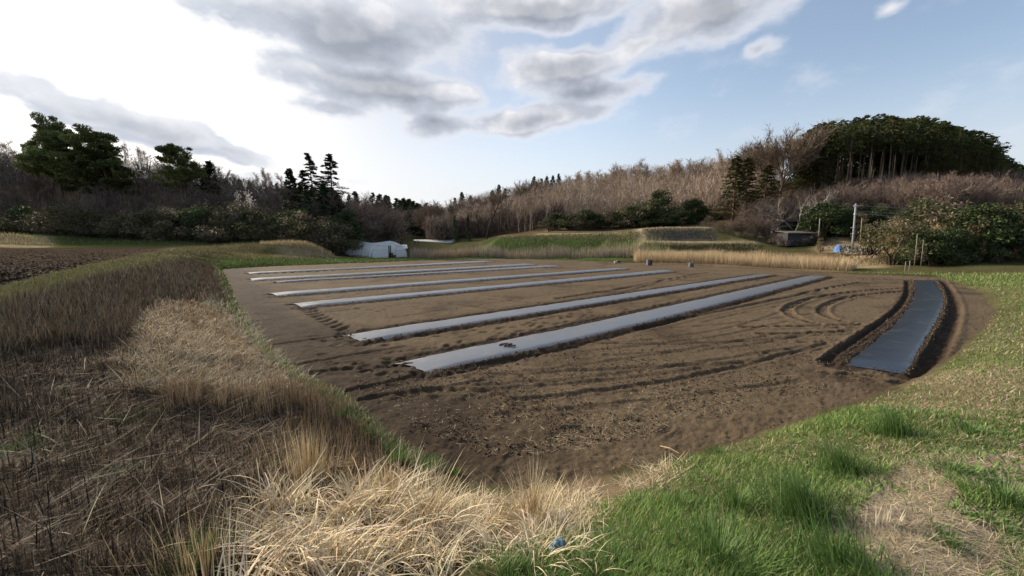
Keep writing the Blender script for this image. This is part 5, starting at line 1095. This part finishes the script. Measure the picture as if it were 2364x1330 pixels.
# ------------------------------------------------------------------ loose soil and straw on the field
def field_z(x, y): return 0.0
x, y = scatter_px(5200, [(820, 920), (1000, 880), (1500, 800), (1900, 800), (2080, 890), (1850, 975), (1600, 1040), (1300, 1105), (1130, 1118), (960, 1050)], 0.0)
ok = fbm(x, y, 1.2, 3, 231) > .44; x, y = x[ok], y[ok]
for k, (A, B) in enumerate(film_e):                     # clods thrown against the film edges
    for E in (A, B):
        m_ = 900 if k in (5, 6, 7) else 420; i = RNG.integers(0, len(E), m_); x = np.r_[x, E[i, 0] + RNG.normal(0, .09, m_)]; y = np.r_[y, E[i, 1] + RNG.normal(0, .09, m_)]
n = len(x); r0 = np.abs(RNG.normal(0, .007, n)) + .004 + .0006 * np.hypot(x, y)
oct_ = np.array([(1, 0, 0), (0, 1, 0), (-1, 0, 0), (0, -1, 0), (0, 0, 1), (0, 0, -1)], float); of = np.array([(0, 1, 4), (1, 2, 4), (2, 3, 4), (3, 0, 4), (1, 0, 5), (2, 1, 5), (3, 2, 5), (0, 3, 5)])
from mathutils.bvhtree import BVHTree
Vc = oct_[None] * r0[:, None, None] * RNG.uniform(.6, 1.3, (n, 6, 1))
th = U(0, 6.28, n); c_, s_ = np.cos(th)[:, None], np.sin(th)[:, None]; Vc = np.stack([Vc[..., 0] * c_ - Vc[..., 1] * s_, Vc[..., 0] * s_ + Vc[..., 1] * c_, Vc[..., 2]], -1)
# height of the tilled surface under each clod
def surf(xq, yq):
    rr = np.clip(np.searchsorted(rows, yq) - 1, 0, len(rows) - 2); cc = np.clip(((xq / yq - tcol[0]) / .0046).round().astype(int), 0, len(tcol) - 1); ix = idx[rr, cc]
    return np.where(ix >= 0, z[np.maximum(ix, 0)], 0.0)
zc = surf(x, y)
Vc += np.stack([x, y, zc + r0 * .4], -1)[:, None, :]
kc = mixcol(n, [(.085, .062, .042), (.115, .085, .057), (.055, .040, .028)], [3, 3, 2])
stuff('soil_clods', [(Vc.reshape(-1, 3), (np.arange(n)[:, None, None] * 6 + of[None]).reshape(-1, 3), np.repeat(kc, 6, 0))], MAT['clod'], 'small clods of soil on the field and along the film edges', 'clods')
x, y = scatter_px(1900, [(800, 910), (1000, 885), (1500, 850), (1950, 850), (2080, 890), (1850, 975), (1600, 1045), (1330, 1115), (1130, 1122), (960, 1060)], 0.0)
x2, y2 = scatter_px(900, [(1480, 1085), (1560, 1020), (1720, 1000), (1700, 960), (1500, 940), (1300, 1050), (1200, 1120)], 0.0); x, y = np.r_[x, x2], np.r_[y, y2]; n = len(x); c_ = mixcol(n, [ST, ST2, ST3], [2, 3, 4]) * .9
stuff('straw_bits', [blades(np.column_stack([x, y, surf(x, y) + .012]), np.abs(RNG.normal(.03, .06, n)) + .02, U(.0025, .005, n), U(0, 6.28, n), U(1.35, 1.6, n), U(-.25, .3, n), c_, c_, 3)], MAT['straw'], 'short bits of straw strewn over the tilled soil', 'straw')
b = Pz(1525, 1030, .03); e = Pz(1568, 1047, .05)
build(MB().tube([b, ((b[0] + e[0]) / 2, (b[1] + e[1]) / 2, .06), e], [.009, .008, .005], 5), 'reed_stalk', M_flat('reed_stalk', (.42, .31, .17), .7, .2, 30)); tag(bpy.data.objects['reed_stalk'], 'single tan reed stalk lying on the soil by the lawn edge', 'stalk')
cl = MB(); c0 = Pz(1178, 797, .07); r_ = np.random.default_rng(5)
for i in range(26):
    a, q = r_.uniform(0, 6.28), abs(r_.normal(0, .09)); cl.box((c0[0] + math.cos(a) * q * 1.5, c0[1] + math.sin(a) * q, c0[2] + .035 - q * .12), (r_.uniform(.03, .07), r_.uniform(.03, .07), r_.uniform(.02, .04)), r_.uniform(0, 3), .6)
tag(build(cl, 'soil_heap', M_flat('soil_heap', (.06, .043, .03), .95, .3, 20)), 'small heap of soil holding down the widest front film', 'soil heap')

# ------------------------------------------------------------------ greenhouse
pipe = M_flat('galvanised_pipe', (.55, .56, .58), .4, .15, 8, .6); sheet = M_flat('greenhouse_polythene', (.93, .94, .96), .4, .04, 3, spec=.4, trans=.58, bump=.02, bscale=3)
black = M_flat('black_timber', (.012, .011, .011), .7, .3, 8); blue = M_flat('blue_plastic', (.06, .22, .55), .5, .2, 8); cream = M_flat('cream_board', (.55, .50, .38), .8, .25, 6); brown = M_flat('brown_board', (.12, .085, .05), .9, .3, 8)
axv = np.array([-7.3, 7.0]) / math.hypot(7.3, 7.0); fc = np.array([-17.7, 56.0]); rz = math.atan2(axv[1], axv[0])
GH = empty('greenhouse', (fc[0], fc[1], hz(*fc) - .02), rz); tag(GH, 'white polythene tunnel greenhouse with its door open on the grass', 'greenhouse')
HW, GHH, LEN = 2.75, 2.35, 10.2
def arch(s, u):                        # u along the hoop 0..1, s along the tunnel
    a = math.pi * u; sag = 1 - .13 * max(0.0, math.sin(math.pi * s / LEN)) ** 1.2
    yy = -math.cos(a); zz = abs(math.sin(a)) ** .72
    return (s, HW * math.copysign(abs(yy) ** .9, yy), GHH * sag * zz * (.86 + .14 * (1 - abs(yy))))
for i in range(11):
    s = LEN * i / 10; build(MB().tube([(arch(s, k / 20)[0], arch(s, k / 20)[1] * 1.025, arch(s, k / 20)[2] * 1.025) for k in range(21)], .03, 6), 'hoop', pipe, GH, True)
nS, nU = 41, 29; Vv = [arch(LEN * i / (nS - 1), j / (nU - 1)) for i in range(nS) for j in range(nU)]; Vv = np.array(Vv) * np.array([1, 1.015, 1.015])
ripple = (fbm(Vv[:, 0] * 2, Vv[:, 1] * 1.2, 1.0, 3, 241) - .5) * .06; Vv[:, 2] += ripple + np.where(Vv[:, 2] < .3, .22, 0)
ids = (np.arange(nS - 1)[:, None] * nU + np.arange(nU - 1)[None]).ravel()
obj('cover', mesh_np('cover', Vv, np.column_stack([ids, ids + 1, ids + nU + 1, ids + nU]), None, True), sheet, GH)
def end_wall(s, y0, y1, name):
    m = MB(); n = 14; top = []
    for k in range(n + 1):
        yy = y0 + (y1 - y0) * k / n; u = math.acos(max(-1, min(1, -math.copysign((abs(yy) / HW) ** (1 / .9), yy)))) / math.pi; top.append((s, yy, arch(s, u)[2]))
    for a, b_ in zip(top[:-1], top[1:]): m.quad((s, a[1], .02), (s, b_[1], .02), b_, a)
    return build(m, name, sheet, GH)
# seen from the front the local +y side lies to the left
end_wall(-.03, .15, HW - .02, 'end_panel'); end_wall(-.03, -HW + .02, -1.05, 'end_panel'); end_wall(LEN + .03, -HW + .02, HW - .02, 'end_panel')
m = MB()
for k in range(8):
    ya, yb = .15 - 1.2 * k / 8, .15 - 1.2 * (k + 1) / 8; ua = [math.acos(max(-1, min(1, -math.copysign((abs(v) / HW) ** (1 / .9), v)))) / math.pi for v in (ya, yb)]
    m.quad((-.03, ya, 1.75), (-.03, yb, 1.75), (-.03, yb, arch(0, ua[1])[2]), (-.03, ya, arch(0, ua[0])[2]))
build(m, 'door_transom', sheet, GH)
for yy in (.16, -.08): build(MB().box((-.10, yy, .88), (.09, .12, 1.76)), 'door_post', black, GH)
build(MB().box((-.07, -.98, .88), (.05, .05, 1.76)), 'door_jamb', pipe, GH)
for z_ in (1.15, 1.75):
    build(MB().box((-.07, 1.35, z_), (.04, 2.4, .05)), 'rail', pipe, GH); build(MB().box((-.07, -1.85, z_ - .1), (.04, 1.5, .05)), 'rail', pipe, GH)
build(MB().box((1.2, -.5, .35), (.5, 1.1, .55)), 'bed_board', brown, GH)
build(MB().quad((-.12, -1.9, 1.30), (-.16, -2.85, 1.30), (-.10, -2.80, 1.86), (-.06, -1.9, 1.86)), 'vent_flap', sheet, GH)
for k in range(5): build(MB().box((LEN * (.1 + .18 * k), HW + .03, .12), (1.5, .05, .16 + .02 * (k % 2))), 'skirt_board', cream, GH)
build(MB().box((LEN * .5, HW + .06, .27), (LEN * .86, .03, .05)), 'skirt_rail', brown, GH)
build(MB().box((LEN - .25, HW - .02, .55), (.06, .10, 1.1)), 'blue_strap', blue, GH); build(MB().box((LEN - 1.1, HW + .02, .55), (.10, .08, 1.15)), 'blue_strap', blue, GH); build(MB().box((LEN - .7, HW + .08, .1), (1.3, .2, .2)), 'blue_sandbag', blue, GH)
# ------------------------------------------------------------------ sheds, pole, wires, tarps, posts
wood = M_flat('weathered_board', (.055, .056, .060), .9, .35, 5, stretch=(1, 1, .2)); roofm = M_flat('rusty_roof_sheet', (.14, .115, .105), .7, .3, 3); pale = M_flat('pale_board', (.40, .41, .42), .8, .2, 5)
def shed(name, label, px, Y, w, d, h, pz, rz=0.0, plate=False, ht=None):
    x = (px - 1182) / FPX * Y; o = empty(name, (x, Y, pz), rz); tag(o, label, 'shed')
    nb = int(w / .22); pm = MB().box((0, 0, h / 2), (w / nb - .015, .03, h)).mesh('wall_board')
    for i in range(nb): obj('wall_board', pm, wood, o, ((-w / 2 + (i + .5) * w / nb), -d / 2 - .012 * (i % 2), 0))
    ns = int(d / .22); pm2 = MB().box((0, 0, h / 2), (.03, d / ns - .015, h)).mesh('wall_board')
    for i in range(ns):
        for sx_ in (-1, 1): obj('wall_board', pm2, wood, o, (sx_ * (w / 2 + .01 * (i % 2)), -d / 2 + (i + .5) * d / ns, 0))
    build(MB().box((0, d / 2, h / 2), (w, .04, h)), 'back_wall', wood, o)
    m = MB(); t0, t1 = h + .02, h + .32
    m.v += [(-w / 2 - .2, -d / 2 - .35, t0), (w / 2 + .2, -d / 2 - .35, t0), (w / 2 + .2, d / 2 + .2, t1), (-w / 2 - .2, d / 2 + .2, t1)]; m.v += [(a, b_, c + .06) for a, b_, c in m.v[:4]]
    m.f += [(3, 2, 1, 0), (4, 5, 6, 7), (0, 1, 5, 4), (1, 2, 6, 5), (2, 3, 7, 6), (3, 0, 4, 7)]; rf = build(m, 'roof', roofm, o)
    build(MB().box((0, -d / 2 - .37, h + .03), (w + .42, .04, .12)), 'fascia', roofm, rf)
    if plate: build(MB().box((w * .2, -d / 2 - .05, h * .52), (.62, .03, .14)), 'name_board', pale, o)
    return o
sp = P(1828, 566, 51); shed('old_shed', 'small dark weathered board shed with a rusty lean-to roof under the gnarled tree', 1828, 51, 3.0, 2.2, 1.62, sp[2] - .1, -.06, True)
sp = P(1845, 540, 58); shed('old_shed', 'larger dark shed half hidden behind branches above the small shed', 1842, 58, 5.0, 3.0, 1.75, sp[2], .03)
conc = M_flat('concrete_pole', (.27, .285, .31), .8, .15, 3); steel = M_flat('steel_band', (.5, .5, .5), .5, .1, 4, .5)
top = P(1976, 470, 46); bot = P(1966.5, 590, 46)
UP = empty('utility_pole', bot); tag(UP, 'pale grey concrete utility pole leaning slightly beyond the reeds', 'pole')
dv = np.array(top) - np.array(bot); build(MB().tube([(0, 0, -.5), tuple(dv * .5), tuple(dv)], [.12, .105, .085], 12), 'shaft', conc, UP, True)
for t in (.42, .54, .80): q = dv * t; build(MB().tube([(q[0], q[1], q[2] - .05), (q[0], q[1], q[2] + .05)], .15, 12), 'band', steel, UP); 
for t in (.42, .54): q = dv * t; build(MB().box((q[0] - .2, q[1], q[2]), (.32, .05, .06)), 'step_bolt', steel, UP)
build(MB().box((dv[0] + .05, dv[1], dv[2] - .25), (.5, .08, .1)), 'cross_arm', steel, UP)
for k, (t, py2) in enumerate(((.965, 478), (.86, 486), (.82, 492))):
    a = np.array(bot) + dv * t; e = np.array(P(2560, py2, 43)); m = []
    for i in range(17): u = i / 16; q = a * (1 - u) + e * u; q[2] -= 4 * u * (1 - u) * (.45 + .1 * k); m.append(tuple(q))
    tag(build(MB().tube(m, .015, 5), 'overhead_wire', M_flat('wire', (.30, .31, .33), .6, .1, 4)), ['thin top', 'middle', 'lowest'][k] + ' wire running right from the concrete pole', 'wire', 'wires on the concrete pole')
def stake(px, py0, py1, Y, r, label, c=(.22, .19, .15)):
    a, b_ = P(px, py0, Y), P(px - (px - 1182) * .0001 * (py1 - py0), py1, Y); o = empty('wooden_stake', b_); tag(o, label, 'stake'); dd = np.array(a) - np.array(b_)
    mt = M_flat('stake_wood', c, .85, .25, 6); build(MB().tube([(0, 0, -.3), tuple(dd * .5 + np.array([.01, 0, 0])), tuple(dd)], [r, r * .95, r * .8], 7), 'shaft', mt, o, True); build(MB().tube([tuple(dd * .86), tuple(dd * .88)], r * 1.25, 7), 'tie', mt, o)
stake(2118, 540, 604, 29.3, .03, 'taller of two pale stakes in the bamboo scrub by the lawn corner'); stake(2132, 553, 604, 29.3, .025, 'shorter stake right of the tall pale stake in the bamboo scrub')
stake(1893, 504, 545, 49, .06, 'pale post among bushes between the shed and the pole', (.26, .25, .21)); stake(1990, 503, 598, 40, .035, 'thin bamboo cane just right of the concrete pole', (.30, .24, .15))
stake(2091, 604, 622, 29.3, .03, 'left one of two short pegs at the scrub edge', (.24, .21, .17)); stake(2101, 602, 620, 29.3, .03, 'right one of two short pegs at the scrub edge', (.24, .21, .17))
def tarp(px, py, Y, w, h, label, c, seed):
    r_ = np.random.default_rng(seed); p = P(px, py, Y); n = 13; V_ = []; F_ = []
    for i in range(n):
        for j in range(n):
            u, v = i / (n - 1) * 2 - 1, j / (n - 1) * 2 - 1; d = max(0, 1 - (u * u) ** 1.3) * max(0, 1 - (v * v) ** 1.3)
            V_.append((u * w / 2 * (1 + .1 * r_.normal()), v * .5, h * d ** .45 * (1 + .13 * r_.normal()) - .25))
    for i in range(n - 1):
        for j in range(n - 1): a = i * n + j; F_.append((a, a + n, a + n + 1, a + 1))
    me = bpy.data.meshes.new('tarp'); me.from_pydata(V_, [], F_); me.update(); o = obj('blue_tarp', me, M_flat('tarp_sheet', c, .45, .3, 3), None, p); tag(o, label, 'tarp')
tarp(1936, 577, 43, .55, .75, 'small bright blue tarp bundle left of the concrete pole', (.05, .14, .34), 1); tarp(1973, 580, 43.5, 1.15, .62, 'larger light blue tarp bundle behind the foot of the concrete pole', (.08, .19, .36), 2); tarp(1956, 578, 44.5, 1.0, .7, 'grey green tarp between the two blue bundles', (.07, .10, .12), 3)
fo = empty('board_fence', P(2006, 592, 39)); tag(fo, 'low dark red board fence with pale posts right of the pole', 'fence')
redm = M_flat('dark_red_board', (.075, .028, .028), .8, .3, 5); pm = MB().box((0, 0, .45), (.2, .03, .75)).mesh('fence_board')
for i in range(8): obj('fence_board', pm, redm, fo, (-.75 + i * .21, .02 * (i % 2), .02 * ((i * 7) % 3)))
for i in range(5): build(MB().box((-.8 + i * .42, -.05, .4), (.05, .05, 1.0)), 'fence_post', pale, fo)
# odds and ends along the reed edge
grey = M_flat('grey_paint', (.11, .11, .115), .6, .25, 6); dk = M_flat('black_rubber', (.015, .015, .015), .6, .2, 6); wh = M_flat('white_plastic', (.42, .41, .39), .5, .1, 6)
o = empty('machine_box', (*Pz(1497, 613, 0)[:2], 0)); tag(o, 'grey box with a black side standing upright at the reed edge', 'box')
build(MB().box((0, 0, .27), (.36, .3, .5), .2, .94), 'body', grey, o); build(MB().box((0, 0, .55), (.4, .34, .06), .2), 'lid', grey, o); build(MB().box((.22, -.05, .28), (.1, .26, .46), .2), 'side_panel', dk, o); build(MB().tube([(-.1, 0, .58), (-.1, 0, .66), (.1, 0, .66), (.1, 0, .58)], .015, 5), 'handle', dk, o)
o = empty('tipped_bucket', (*Pz(1425, 608, 0)[:2], 0)); tag(o, 'tipped white bucket with a black tool lying at the left end of the reeds', 'bucket')
build(MB().tube([(-.35, -.1, .14), (-.05, 0, .15)], [.10, .14], 12), 'bucket', wh, o); build(MB().tube([(-.05, 0, .16), (.35, .05, .10), (.5, .05, .28)], [.05, .05, .04], 6), 'tool_shaft', dk, o); build(MB().box((.12, .02, .16), (.3, .16, .2), .1), 'tool_head', dk, o)
o = empty('grey_crate', (*Pz(1595, 617, 0)[:2], 0)); tag(o, 'grey battered crate with two pegs at the foot of the reeds', 'crate')
for i in range(3): build(MB().box((0, 0, .08 + i * .13), (.42 - .04 * i, .3, .11), .1), 'slat', grey, o)
for sx_ in (-.14, .16): build(MB().box((sx_, 0, .3), (.06, .06, .56), .1), 'peg', grey, o)
# white film in the valley field
A = np.array([P(a, 562.2, 107) for a in np.linspace(957, 1052, 20)]); B = np.array([P(a, 565.2, 100) for a in np.linspace(955, 1050, 20)])
mid = (A + B) / 2; mid[:, 2] += .25; A[:, 2] = Hq(A[:, 0], A[:, 1]) + .02; B[:, 2] = Hq(B[:, 0], B[:, 1]) + .02; mid[:, 2] = Hq(mid[:, 0], mid[:, 1]) + .45
VV = np.stack([A, mid, B], 1).reshape(-1, 3); ids = (np.arange(19)[:, None] * 3 + np.arange(2)[None]).ravel()
tag(obj('row_cover', mesh_np('row_cover', VV, np.column_stack([ids, ids + 1, ids + 4, ids + 3]), None, True), M_flat('white_fleece', (.75, .75, .75), .6, .08, 3)), 'long white row cover on the small field in the valley', 'row cover')
# crumpled blue bag in the grass
p = Pz(1290, 1268, .75)
for _ in range(6): p = Pz(1290, 1268, hz(p[0], p[1]) + .04)
import bmesh
bm = bmesh.new(); bmesh.ops.create_icosphere(bm, subdivisions=4, radius=.05)
for v in bm.verts:
    c = v.co; k = math.sin(c.x * 130 + 3 * math.sin(c.z * 90)) * .10 + math.sin(c.z * 170 + c.y * 90) * .07 + math.sin(c.y * 240) * .05; v.co = c * (1 + k); v.co.z *= .8
    if c.x < -.03: v.co.z -= .012
me = bpy.data.meshes.new('bag'); bm.to_mesh(me); bm.free()
for q in me.polygons: q.use_smooth = True
bagm = M_flat('blue_film', (.10, .19, .25), .25, .3, 40, spec=.6, trans=.25, bump=.006, bscale=60)
bo = obj('plastic_bag', me, bagm, None, (p[0], p[1], hz(p[0], p[1]) + .05)); tag(bo, 'crumpled pale blue plastic bag in the grass at the bottom', 'bag')

# ------------------------------------------------------------------ labels that count along a row
ORD = 'leftmost second third fourth fifth sixth seventh eighth ninth tenth eleventh twelfth thirteenth fourteenth fifteenth sixteenth seventeenth eighteenth nineteenth twentieth'.split() + ['twenty-' + w for w in 'first second third fourth fifth sixth seventh eighth ninth'.split()]
for grp, what in {'evergreen bushes above the terraces': 'dark evergreen bush in the row under the hillside wood', 'dry tan bamboo clumps': 'dry tan bamboo clump round the pole and lawn corner',
                  'brambles behind the greenhouse': 'low grey brown bramble behind the mound and greenhouse', 'conifers on the far skyline': 'small pointed conifer on the far skyline right of the valley',
                  'leafless trees along the left ridge': 'slim leafless tree against the sky on the left ridge', 'spreading leafless trees by the valley': 'spreading leafless tree at the foot of the right hillside',
                  'cedars edging the grove': 'bushy cedar along the lower edge of the cypress grove', 'leafless thicket by the shed': 'reddish leafless thicket around the old shed',
                  'olive bushes behind the sheds and pole': 'olive green bush behind the sheds and pole', 'leafless shrubs behind the bamboo': 'tall leafless shrub rising behind the bamboo scrub', 'leafless trees left of the conifer grove': 'leafless tree behind the large fan shaped one'}.items():
    ms = [o for o in C.objects if o.get('group') == grp and o.parent is None]
    ms.sort(key=lambda o: float(to_px(o.location.x, o.location.y, o.location.z)[0]))
    for i, o in enumerate(ms): o['label'] = (ORD[i] + ' ' + what) if i == 0 else ORD[i] + ' from left, ' + what
